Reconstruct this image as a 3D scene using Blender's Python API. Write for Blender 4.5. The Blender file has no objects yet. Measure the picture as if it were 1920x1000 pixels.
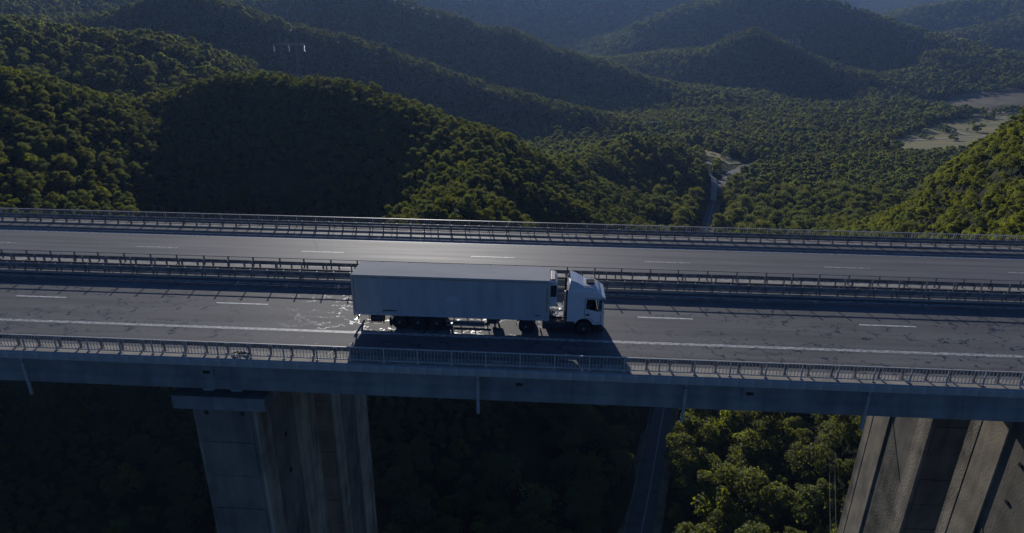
import bpy, bmesh, math, random
import numpy as np
from mathutils import Vector, Matrix
from mathutils.geometry import tessellate_polygon
R = math.radians
SC = bpy.context.scene
COL = SC.collection
random.seed(7)
rng = np.random.default_rng(11)

# ------------------------------------------------------------------ camera
CAM = Vector((0.0, -38.427, 20.066))
PITCH, YAW, ROLL = 0.3691, -0.0531, 0.0116
FPX = 1180.0
def camera_axes():
    c, s = math.cos(YAW), math.sin(YAW)
    ct, st = math.cos(PITCH), math.sin(PITCH)
    right0 = Vector((c, -s, 0)); fh = Vector((s, c, 0))
    fwd = fh * ct - Vector((0, 0, st)); up0 = fh * st + Vector((0, 0, ct))
    cr, sr = math.cos(ROLL), math.sin(ROLL)
    return right0 * cr + up0 * sr, up0 * cr - right0 * sr, fwd
CR, CU, CF = camera_axes()
cam_data = bpy.data.cameras.new('camera')
cam_data.sensor_width = 36.0
cam_data.lens = 36.0 * FPX / 1920.0
cam_data.clip_start = 0.5
cam_data.clip_end = 20000
cam = bpy.data.objects.new('camera', cam_data)
M = Matrix((CR, CU, -CF)).transposed().to_4x4(); M.translation = CAM
cam.matrix_world = M
COL.objects.link(cam)
SC.camera = cam
def pixel(x, y, z):
    """where a world point falls in a 1920x1000 frame (used only to rank trees by size in view)"""
    dx, dy, dz = x - CAM.x, y - CAM.y, z - CAM.z
    d = dx * CF.x + dy * CF.y + dz * CF.z
    px = dx * CR.x + dy * CR.y + dz * CR.z
    py = dx * CU.x + dy * CU.y + dz * CU.z
    dd = np.where(d > 1, d, 1)
    return 960 + FPX * px / dd, 500 - FPX * py / dd, d

# ------------------------------------------------------------------ light
SUN_EL, SUN_AZ = R(18.6), R(-11.6)          # azimuth from +Y, negative to the left
SUN_STRENGTH, SKY_STRENGTH, EXPOSURE = 4.6, 0.11, -0.28
world = bpy.data.worlds.new('World'); SC.world = world
world.use_nodes = True
wn = world.node_tree.nodes; wl = world.node_tree.links
wn.clear()
wo = wn.new('ShaderNodeOutputWorld'); wb = wn.new('ShaderNodeBackground'); sky = wn.new('ShaderNodeTexSky')
sky.sky_type = 'NISHITA'; sky.sun_disc = False
sky.sun_elevation = SUN_EL; sky.sun_rotation = SUN_AZ
sky.altitude = 1500; sky.air_density = 0.6; sky.dust_density = 0.0; sky.ozone_density = 6.5
wb.inputs['Strength'].default_value = SKY_STRENGTH
wl.new(sky.outputs[0], wb.inputs[0]); wl.new(wb.outputs[0], wo.inputs[0])
sun_data = bpy.data.lights.new('sun', 'SUN')
sun_data.energy = SUN_STRENGTH; sun_data.angle = R(0.53); sun_data.color = (1.0, 0.95, 0.88)
sun = bpy.data.objects.new('sun', sun_data)
SUNV = Vector((math.sin(SUN_AZ) * math.cos(SUN_EL), math.cos(SUN_AZ) * math.cos(SUN_EL), math.sin(SUN_EL)))
sun.rotation_euler = SUNV.to_track_quat('Z', 'Y').to_euler()
sun.location = (0, 0, 60)
COL.objects.link(sun)
SC.view_settings.view_transform = 'Standard'
SC.view_settings.look = 'None'
SC.view_settings.exposure = EXPOSURE
SC.view_settings.gamma = 1.0
SC.view_settings.use_curve_mapping = False
SC.render.engine = 'CYCLES'
cy = SC.cycles
cy.max_bounces = 6; cy.diffuse_bounces = 3; cy.glossy_bounces = 3; cy.transmission_bounces = 4
cy.transparent_max_bounces = 6; cy.volume_bounces = 1
cy.use_denoising = True

# ------------------------------------------------------------------ materials
def new_mat(name):
    m = bpy.data.materials.new(name); m.use_nodes = True
    m.node_tree.nodes.clear()
    return m, m.node_tree.nodes, m.node_tree.links
def pbr(name, color, rough=0.6, metal=0.0, var=0.15, scale=3.0, bump=0.0, bscale=40.0, spec=0.5, stretch=(1, 1, 1), dirt=None, coat=0.0):
    """procedural paint/metal/concrete: noise-varied colour, fine bump, optional dirt colour"""
    m, n, l = new_mat(name)
    o = n.new('ShaderNodeOutputMaterial'); b = n.new('ShaderNodeBsdfPrincipled')
    l.new(b.outputs[0], o.inputs[0])
    tc = n.new('ShaderNodeTexCoord'); mp = n.new('ShaderNodeMapping'); mp.inputs['Scale'].default_value = stretch
    l.new(tc.outputs['Object'], mp.inputs[0])
    nz = n.new('ShaderNodeTexNoise'); nz.inputs['Scale'].default_value = scale; nz.inputs['Detail'].default_value = 6
    l.new(mp.outputs[0], nz.inputs[0])
    rp = n.new('ShaderNodeValToRGB')
    lo = tuple(c * (1 - var) for c in color) if dirt is None else dirt
    rp.color_ramp.elements[0].color = (*lo, 1); rp.color_ramp.elements[1].color = (*[min(1, c * (1 + var)) for c in color], 1)
    rp.color_ramp.elements[0].position = 0.3; rp.color_ramp.elements[1].position = 0.62
    l.new(nz.outputs[0], rp.inputs[0]); l.new(rp.outputs[0], b.inputs['Base Color'])
    b.inputs['Roughness'].default_value = rough; b.inputs['Metallic'].default_value = metal
    b.inputs['Specular IOR Level'].default_value = spec
    if coat: b.inputs['Coat Weight'].default_value = coat
    if bump:
        n2 = n.new('ShaderNodeTexNoise'); n2.inputs['Scale'].default_value = bscale; n2.inputs['Detail'].default_value = 5
        l.new(mp.outputs[0], n2.inputs[0])
        bp = n.new('ShaderNodeBump'); bp.inputs['Strength'].default_value = bump; bp.inputs['Distance'].default_value = 0.05
        l.new(n2.outputs[0], bp.inputs['Height']); l.new(bp.outputs[0], b.inputs['Normal'])
    return m
def math_node(n, l, op, a, b=None, c=None):
    q = n.new('ShaderNodeMath'); q.operation = op
    for i, v in enumerate((a, b, c)):
        if v is None: continue
        if isinstance(v, (int, float)): q.inputs[i].default_value = v
        else: l.new(v, q.inputs[i])
    return q.outputs[0]
def mix_col(n, l, fac, a, b):
    q = n.new('ShaderNodeMix'); q.data_type = 'RGBA'
    if isinstance(fac, (int, float)): q.inputs[0].default_value = fac
    else: l.new(fac, q.inputs[0])
    for i, v in ((6, a), (7, b)):
        if isinstance(v, tuple): q.inputs[i].default_value = (*v, 1)
        else: l.new(v, q.inputs[i])
    return q.outputs[2]
def asphalt(name, base, rough, cracks):
    m, n, l = new_mat(name)
    o = n.new('ShaderNodeOutputMaterial'); b = n.new('ShaderNodeBsdfPrincipled'); l.new(b.outputs[0], o.inputs[0])
    tc = n.new('ShaderNodeTexCoord')
    def noise(sx, sy, scale, detail=4, dist=0.0):
        mp = n.new('ShaderNodeMapping'); mp.inputs['Scale'].default_value = (sx, sy, 1)
        l.new(tc.outputs['Object'], mp.inputs[0])
        q = n.new('ShaderNodeTexNoise'); q.inputs['Scale'].default_value = scale; q.inputs['Detail'].default_value = detail
        q.inputs['Distortion'].default_value = dist
        l.new(mp.outputs[0], q.inputs[0]); return q
    streak = noise(0.03, 1.0, 1.6, 3)
    blot = noise(0.25, 1.0, 0.5, 5)
    grain = noise(1, 1, 9, 8)
    f = math_node(n, l, 'ADD', math_node(n, l, 'MULTIPLY', streak.outputs[0], 0.6), math_node(n, l, 'MULTIPLY', blot.outputs[0], 0.4))
    f = math_node(n, l, 'ADD', math_node(n, l, 'MULTIPLY', f, 0.7), math_node(n, l, 'MULTIPLY', grain.outputs[0], 0.3))
    rp = n.new('ShaderNodeValToRGB')
    rp.color_ramp.elements[0].position = 0.36; rp.color_ramp.elements[1].position = 0.64
    rp.color_ramp.elements[0].color = (*[c * 0.72 for c in base], 1); rp.color_ramp.elements[1].color = (*[c * 1.28 for c in base], 1)
    l.new(f, rp.inputs[0])
    sp = n.new('ShaderNodeSeparateXYZ'); l.new(tc.outputs['Object'], sp.inputs[0])
    tr = math_node(n, l, 'COSINE', math_node(n, l, 'MULTIPLY_ADD', sp.outputs[1], 2 * math.pi / 1.92, 1.1))
    tr = math_node(n, l, 'MULTIPLY', math_node(n, l, 'MAXIMUM', tr, 0.0), math_node(n, l, 'MULTIPLY', noise(0.05, 0.5, 1.0, 2).outputs[0], 0.42))
    col = mix_col(n, l, tr, rp.outputs[0], tuple(c * 0.45 for c in base))
    rgh = math_node(n, l, 'ADD', rough - 0.09, math_node(n, l, 'MULTIPLY', streak.outputs[0], 0.18))
    if cracks:
        # tar-sealed cracks: thin wandering lines in patches along the carriageway
        wob = noise(1, 1, 1.3, 3)
        vm = n.new('ShaderNodeVectorMath'); vm.operation = 'SCALE'; vm.inputs['Scale'].default_value = 2.2
        l.new(wob.outputs['Color'], vm.inputs[0])
        va = n.new('ShaderNodeVectorMath'); va.operation = 'ADD'
        l.new(tc.outputs['Object'], va.inputs[0]); l.new(vm.outputs[0], va.inputs[1])
        mp = n.new('ShaderNodeMapping'); mp.inputs['Scale'].default_value = (0.42, 1.15, 1)
        l.new(va.outputs[0], mp.inputs[0])
        vo = n.new('ShaderNodeTexVoronoi'); vo.feature = 'DISTANCE_TO_EDGE'; vo.voronoi_dimensions = '2D'; vo.inputs['Scale'].default_value = 1.0
        l.new(mp.outputs[0], vo.inputs[0])
        line = math_node(n, l, 'LESS_THAN', vo.outputs['Distance'], 0.032)
        patch = noise(0.10, 0.55, 1.0, 4)
        gate = math_node(n, l, 'GREATER_THAN', patch.outputs[0], 0.465)
        brk = math_node(n, l, 'GREATER_THAN', noise(1, 1, 0.9, 3).outputs[0], 0.43)
        cm = math_node(n, l, 'MULTIPLY', math_node(n, l, 'MULTIPLY', line, gate), brk)
        col = mix_col(n, l, cm, col, (0.02, 0.02, 0.021))
        rgh = math_node(n, l, 'MULTIPLY_ADD', cm, -(rough - 0.38), rgh)
    l.new(col, b.inputs['Base Color']); l.new(rgh, b.inputs['Roughness'])
    b.inputs['Specular IOR Level'].default_value = 0.11
    if cracks: l.new(math_node(n, l, 'MULTIPLY_ADD', cm, 0.26, 0.11), b.inputs['Specular IOR Level'])
    bp = n.new('ShaderNodeBump'); bp.inputs['Strength'].default_value = 0.25; bp.inputs['Distance'].default_value = 0.02
    l.new(noise(1, 1, 26, 5).outputs[0], bp.inputs['Height']); l.new(bp.outputs[0], b.inputs['Normal'])
    return m
def road_paint(name, worn, white=0.62):
    m, n, l = new_mat(name)
    o = n.new('ShaderNodeOutputMaterial'); b = n.new('ShaderNodeBsdfPrincipled'); l.new(b.outputs[0], o.inputs[0])
    tc = n.new('ShaderNodeTexCoord'); mp = n.new('ShaderNodeMapping'); mp.inputs['Scale'].default_value = (1.0, 5, 1)
    l.new(tc.outputs['Object'], mp.inputs[0])
    nz = n.new('ShaderNodeTexNoise'); nz.inputs['Scale'].default_value = 2.6; nz.inputs['Detail'].default_value = 8; nz.inputs['Roughness'].default_value = 0.7
    l.new(mp.outputs[0], nz.inputs[0])
    rp = n.new('ShaderNodeValToRGB')
    rp.color_ramp.elements[0].position = 0.5 - (0.2 - worn); rp.color_ramp.elements[1].position = 0.56
    rp.color_ramp.elements[0].color = (0.11, 0.11, 0.11, 1); rp.color_ramp.elements[1].color = (white, white, white * 0.97, 1)
    l.new(nz.outputs[0], rp.inputs[0]); l.new(rp.outputs[0], b.inputs['Base Color'])
    b.inputs['Roughness'].default_value = 0.6
    return m
def concrete(name, color, stain, rough_bump=0.35, formwork=True):
    """board-marked concrete with run-off stains down the face"""
    m, n, l = new_mat(name)
    o = n.new('ShaderNodeOutputMaterial'); b = n.new('ShaderNodeBsdfPrincipled'); l.new(b.outputs[0], o.inputs[0])
    tc = n.new('ShaderNodeTexCoord')
    def noise(s, scale, detail=5):
        mp = n.new('ShaderNodeMapping'); mp.inputs['Scale'].default_value = s
        l.new(tc.outputs['Object'], mp.inputs[0])
        q = n.new('ShaderNodeTexNoise'); q.inputs['Scale'].default_value = scale; q.inputs['Detail'].default_value = detail
        l.new(mp.outputs[0], q.inputs[0]); return q.outputs[0]
    runs = noise((1, 1, 0.12), 0.9)
    blot = noise((1, 1, 1), 0.5)
    f = math_node(n, l, 'ADD', math_node(n, l, 'MULTIPLY', runs, 0.55), math_node(n, l, 'MULTIPLY', blot, 0.45))
    rp = n.new('ShaderNodeValToRGB'); rp.color_ramp.elements[0].position = 0.38; rp.color_ramp.elements[1].position = 0.6
    rp.color_ramp.elements[0].color = (*stain, 1); rp.color_ramp.elements[1].color = (*color, 1)
    l.new(f, rp.inputs[0]); l.new(rp.outputs[0], b.inputs['Base Color'])
    b.inputs['Roughness'].default_value = 0.85
    h = noise((1, 1, 1), 5.0, 7)
    if formwork:
        wv = n.new('ShaderNodeTexWave'); wv.wave_type = 'BANDS'; wv.bands_direction = 'Z'; wv.inputs['Scale'].default_value = 0.16
        wv.inputs['Distortion'].default_value = 0.8; wv.wave_profile = 'SAW'
        l.new(tc.outputs['Object'], wv.inputs[0])
        h = math_node(n, l, 'ADD', h, math_node(n, l, 'MULTIPLY', wv.outputs['Fac'], 0.35))
    bp = n.new('ShaderNodeBump'); bp.inputs['Strength'].default_value = rough_bump; bp.inputs['Distance'].default_value = 0.05
    l.new(h, bp.inputs['Height']); l.new(bp.outputs[0], b.inputs['Normal'])
    return m
def foliage(name, dark, light, trans, tfac):
    m, n, l = new_mat(name)
    o = n.new('ShaderNodeOutputMaterial')
    oi = n.new('ShaderNodeObjectInfo'); ge = n.new('ShaderNodeNewGeometry')
    f = math_node(n, l, 'ADD', math_node(n, l, 'MULTIPLY', oi.outputs['Random'], 0.65), math_node(n, l, 'MULTIPLY', ge.outputs['Random Per Island'], 0.35))
    col = mix_col(n, l, f, dark, light)
    tcol = mix_col(n, l, f, tuple(c * 0.7 for c in trans), trans)
    d = n.new('ShaderNodeBsdfDiffuse'); t = n.new('ShaderNodeBsdfTranslucent'); g = n.new('ShaderNodeBsdfGlossy')
    l.new(col, d.inputs[0]); l.new(tcol, t.inputs[0]); g.inputs['Roughness'].default_value = 0.55
    mx = n.new('ShaderNodeMixShader'); mx.inputs[0].default_value = tfac
    l.new(d.outputs[0], mx.inputs[1]); l.new(t.outputs[0], mx.inputs[2])
    m2 = n.new('ShaderNodeMixShader'); m2.inputs[0].default_value = 0.03
    l.new(mx.outputs[0], m2.inputs[1]); l.new(g.outputs[0], m2.inputs[2])
    l.new(m2.outputs[0], o.inputs[0])
    return m

MAT = {}
MAT['asphalt_near'] = asphalt('asphalt_cracked', (0.155, 0.154, 0.156), 0.7, True)
MAT['asphalt_far'] = asphalt('asphalt_polished', (0.175, 0.173, 0.175), 0.64, False)
MAT['asphalt_local'] = pbr('asphalt_local', (0.07, 0.07, 0.07), 0.8, var=0.25, scale=0.4)
MAT['paint'] = road_paint('road_paint', 0.135)
MAT['paint_fresh'] = road_paint('road_paint_fresh', 0.04, 0.8)
MAT['paint_worn'] = road_paint('road_paint_worn', 0.16)
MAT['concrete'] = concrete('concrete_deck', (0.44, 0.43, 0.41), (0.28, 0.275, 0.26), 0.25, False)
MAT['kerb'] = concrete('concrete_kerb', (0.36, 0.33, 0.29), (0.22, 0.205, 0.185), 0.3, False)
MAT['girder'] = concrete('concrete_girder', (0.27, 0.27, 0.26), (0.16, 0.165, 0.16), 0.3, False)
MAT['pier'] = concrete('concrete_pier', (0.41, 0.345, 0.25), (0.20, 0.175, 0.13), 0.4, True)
MAT['pier_stained'] = concrete('concrete_stained', (0.24, 0.21, 0.165), (0.12, 0.11, 0.09), 0.4, True)  # darker concrete: stained recesses, and shade painted into the front faces
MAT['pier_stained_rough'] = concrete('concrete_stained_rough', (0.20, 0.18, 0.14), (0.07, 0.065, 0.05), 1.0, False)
MAT['pier_rough'] = concrete('concrete_rough', (0.40, 0.34, 0.25), (0.12, 0.105, 0.08), 0.9, False)
MAT['steel'] = pbr('galvanised_steel', (0.22, 0.22, 0.22), 0.6, 0.1, var=0.2, scale=2, dirt=(0.13, 0.125, 0.12), spec=0.3)
MAT['rail_paint'] = pbr('railing_paint', (0.42, 0.40, 0.37), 0.5, 0.0, var=0.2, scale=3)
MAT['pipe'] = pbr('drain_pipe_plastic', (0.34, 0.34, 0.35), 0.5)
MAT['white'] = pbr('white_vehicle_paint', (0.56, 0.56, 0.56), 0.32, var=0.05, scale=1.2, coat=0.3)
MAT['trailer_white'] = pbr('white_trailer_skin', (0.41, 0.41, 0.41), 0.5, var=0.03, scale=1.3, stretch=(1.2, 1, 0.22), bump=0.02, bscale=3, dirt=(0.33, 0.335, 0.33))
MAT['trailer_roof'] = pbr('trailer_roof_skin', (0.36, 0.37, 0.38), 0.85, var=0.08, scale=0.8, stretch=(0.3, 1, 1), spec=0.1)
MAT['frame_grey'] = pbr('trailer_frame', (0.42, 0.43, 0.44), 0.45, 0.2, var=0.12)
MAT['tape'] = pbr('yellow_contour_tape', (0.30, 0.21, 0.05), 0.5)
MAT['black'] = pbr('black_plastic', (0.02, 0.02, 0.022), 0.5, var=0.2)
MAT['chassis'] = pbr('chassis_paint', (0.03, 0.03, 0.033), 0.55, var=0.3)
MAT['rubber'] = pbr('tyre_rubber', (0.022, 0.022, 0.023), 0.85, var=0.2, scale=8)
MAT['rim'] = pbr('wheel_rim', (0.20, 0.20, 0.21), 0.45, 0.5)
MAT['alu'] = pbr('bare_aluminium', (0.62, 0.62, 0.63), 0.35, 0.9, var=0.1)
MAT['emblem'] = pbr('pale_emblem', (0.47, 0.475, 0.475), 0.5, var=0.02)
MAT['hatch'] = pbr('smoked_hatch', (0.022, 0.024, 0.028), 0.9, spec=0.1)
MAT['amber'] = pbr('amber_lens', (0.7, 0.33, 0.02), 0.3)
MAT['lens'] = pbr('headlight_lens', (0.6, 0.62, 0.65), 0.12, 0.2)
MAT['seat'] = pbr('seat_cloth', (0.05, 0.05, 0.06), 0.9)
MAT['skin'] = pbr('skin', (0.45, 0.28, 0.2), 0.55)
MAT['shirt'] = pbr('pale_shirt', (0.6, 0.6, 0.55), 0.85)
MAT['trunk'] = pbr('bark', (0.09, 0.07, 0.05), 0.9, var=0.3, scale=4, bump=0.4, bscale=12)
MAT['soil'] = pbr('forest_floor', (0.05, 0.045, 0.025), 0.95, var=0.3, scale=0.08, dirt=(0.028, 0.032, 0.014))
MAT['meadow'] = pbr('meadow_grass', (0.21, 0.165, 0.05), 0.95, var=0.2, scale=0.02, dirt=(0.11, 0.125, 0.032), stretch=(1, 2.5, 1))
MAT['stubble'] = pbr('dry_field', (0.13, 0.10, 0.06), 0.95, var=0.2, scale=0.05, dirt=(0.07, 0.06, 0.035))
MAT['track'] = pbr('dusty_track', (0.36, 0.32, 0.26), 0.95, var=0.15, scale=0.1)
MAT['verge'] = pbr('dry_verge', (0.14, 0.115, 0.065), 0.95, var=0.3, scale=0.2, dirt=(0.06, 0.06, 0.028))
MAT['wall'] = pbr('house_render', (0.55, 0.50, 0.44), 0.9)
MAT['tiles'] = pbr('roof_tiles', (0.40, 0.36, 0.33), 0.8, var=0.3, scale=2)
MAT['pane'] = pbr('window_pane', (0.03, 0.035, 0.04), 0.15)
MAT['insulator'] = pbr('glass_insulator', (0.80, 0.82, 0.82), 0.3)
MAT['pylon'] = pbr('pylon_steel', (0.24, 0.245, 0.25), 0.7, 0.1)
MAT['wood'] = pbr('weathered_pole', (0.25, 0.21, 0.16), 0.85)
MAT['cable'] = pbr('cable_aluminium', (0.30, 0.29, 0.27), 0.7, 0.0)
MAT['leaf_green'] = foliage('foliage_green', (0.046, 0.070, 0.020), (0.080, 0.105, 0.028), (0.31, 0.33, 0.040), 0.60)
MAT['leaf_yellow'] = foliage('foliage_yellow_green', (0.060, 0.088, 0.014), (0.10, 0.12, 0.018), (0.44, 0.47, 0.022), 0.62)
MAT['leaf_grey'] = foliage('foliage_grey_green', (0.05, 0.070, 0.028), (0.09, 0.11, 0.042), (0.26, 0.31, 0.06), 0.56)
def glass():
    m, n, l = new_mat('cab_glass')
    o = n.new('ShaderNodeOutputMaterial'); t = n.new('ShaderNodeBsdfTransparent'); g = n.new('ShaderNodeBsdfGlossy')
    t.inputs[0].default_value = (0.55, 0.6, 0.62, 1); g.inputs['Roughness'].default_value = 0.03
    fr = n.new('ShaderNodeFresnel'); fr.inputs[0].default_value = 1.5
    mx = n.new('ShaderNodeMixShader'); l.new(fr.outputs[0], mx.inputs[0]); l.new(t.outputs[0], mx.inputs[1]); l.new(g.outputs[0], mx.inputs[2])
    l.new(mx.outputs[0], o.inputs[0]); return m
MAT['glass'] = glass()

# ------------------------------------------------------------------ mesh helpers
class MB:
    def __init__(self): self.v = []; self.f = []
    def add(self, vs, fs):
        k = len(self.v); self.v += [tuple(p) for p in vs]; self.f += [tuple(i + k for i in f) for f in fs]; return self
    def box(self, x0, x1, y0, y1, z0, z1):
        vs = [(x, y, z) for z in (z0, z1) for y in (y0, y1) for x in (x0, x1)]
        return self.add(vs, [(0, 2, 3, 1), (4, 5, 7, 6), (0, 1, 5, 4), (2, 6, 7, 3), (0, 4, 6, 2), (1, 3, 7, 5)])
    def cbox(self, x0, x1, y0, y1, z0, z1, b=0.03):
        """box with chamfered edges"""
        bm = bmesh.new(); bmesh.ops.create_cube(bm, size=1)
        for v in bm.verts:
            v.co = Vector(((x0 + x1) / 2 + v.co.x * (x1 - x0), (y0 + y1) / 2 + v.co.y * (y1 - y0), (z0 + z1) / 2 + v.co.z * (z1 - z0)))
        bmesh.ops.bevel(bm, geom=bm.edges[:], offset=b, segments=2, affect='EDGES', profile=0.6)
        bm.verts.index_update()
        self.add([v.co for v in bm.verts], [[v.index for v in f.verts] for f in bm.faces]); bm.free(); return self
    def prism(self, prof, axis, a0, a1):
        """profile polygon (2D) extruded along an axis: 'x' -> (y,z), 'y' -> (x,z), 'z' -> (x,y)"""
        n = len(prof)
        def p(q, a):
            return (a, q[0], q[1]) if axis == 'x' else (q[0], a, q[1]) if axis == 'y' else (q[0], q[1], a)
        vs = [p(q, a0) for q in prof] + [p(q, a1) for q in prof]
        fs = [(i, (i + 1) % n, n + (i + 1) % n, n + i) for i in range(n)]
        for t in tessellate_polygon([[Vector((q[0], q[1], 0)) for q in prof]]):
            fs.append(tuple(t)); fs.append(tuple(n + i for i in reversed(t)))
        return self.add(vs, fs)
    def tube(self, pts, r, seg=8, cap=True):
        """tube along a polyline; r is a number or one radius per point"""
        pts = [Vector(p) for p in pts]; rs = r if hasattr(r, '__len__') else [r] * len(pts)
        vs = []; n = len(pts)
        for i, p in enumerate(pts):
            d = (pts[min(i + 1, n - 1)] - pts[max(i - 1, 0)]).normalized()
            a = d.cross(Vector((0, 0, 1)) if abs(d.z) < 0.95 else Vector((1, 0, 0))).normalized(); b = d.cross(a)
            for k in range(seg):
                t = 2 * math.pi * k / seg; vs.append(p + (a * math.cos(t) + b * math.sin(t)) * rs[i])
        fs = [(i * seg + k, i * seg + (k + 1) % seg, (i + 1) * seg + (k + 1) % seg, (i + 1) * seg + k) for i in range(n - 1) for k in range(seg)]
        if cap: fs += [tuple(range(seg))[::-1], tuple((n - 1) * seg + k for k in range(seg))]
        return self.add(vs, fs)
    def lathe(self, prof, c, axis='y', seg=24):
        """(radius, offset) profile spun about an axis through c"""
        vs = []; n = len(prof)
        for r, o in prof:
            for k in range(seg):
                t = 2 * math.pi * k / seg; a, b = r * math.cos(t), r * math.sin(t)
                vs.append((c[0] + a, c[1] + o, c[2] + b) if axis == 'y' else (c[0] + a, c[1] + b, c[2] + o) if axis == 'z' else (c[0] + o, c[1] + a, c[2] + b))
        fs = [(i * seg + k, i * seg + (k + 1) % seg, (i + 1) * seg + (k + 1) % seg, (i + 1) * seg + k) for i in range(n - 1) for k in range(seg)]
        if prof[0][0] > 1e-6: fs.append(tuple(range(seg)))
        if prof[-1][0] > 1e-6: fs.append(tuple((n - 1) * seg + k for k in range(seg)))
        return self.add(vs, fs)
    def mesh(self, name, mat, smooth=False):
        me = bpy.data.meshes.new(name); me.from_pydata(self.v, [], self.f)
        bm = bmesh.new(); bm.from_mesh(me); bmesh.ops.recalc_face_normals(bm, faces=bm.faces[:]); bm.to_mesh(me); bm.free()
        me.materials.append(mat if not isinstance(mat, str) else MAT[mat])
        if smooth:
            me.polygons.foreach_set('use_smooth', [True] * len(me.polygons)); me.set_sharp_from_angle(angle=R(38))
        me.update(); return me
    def build(self, name, mat, parent=None, loc=(0, 0, 0), smooth=False):
        return link(name, self.mesh(name, mat, smooth), parent, loc)
def link(name, me, parent=None, loc=(0, 0, 0), rot=None, scale=None):
    o = bpy.data.objects.new(name, me); COL.objects.link(o); o.location = loc
    if rot is not None: o.rotation_euler = rot
    if scale is not None: o.scale = scale
    if parent is not None: o.parent = parent
    return o
def tag(o, label, cat, group=None, kind=None):
    o['label'] = label
    if cat: o['category'] = cat
    if group: o['group'] = group
    if kind: o['kind'] = kind
    return o
def thing(name, label, cat, loc=(0, 0, 0), group=None):
    o = bpy.data.objects.new(name, None); COL.objects.link(o); o.location = loc; o.empty_display_size = 0.3
    return tag(o, label, cat, group)
def structure(o): o['kind'] = 'structure'; return o
def sheet(xs, ys, z):
    return MB().add([(x, y, z) for y in ys for x in xs], [(j * len(xs) + i, j * len(xs) + i + 1, (j + 1) * len(xs) + i + 1, (j + 1) * len(xs) + i) for j in range(len(ys) - 1) for i in range(len(xs) - 1)])

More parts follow.
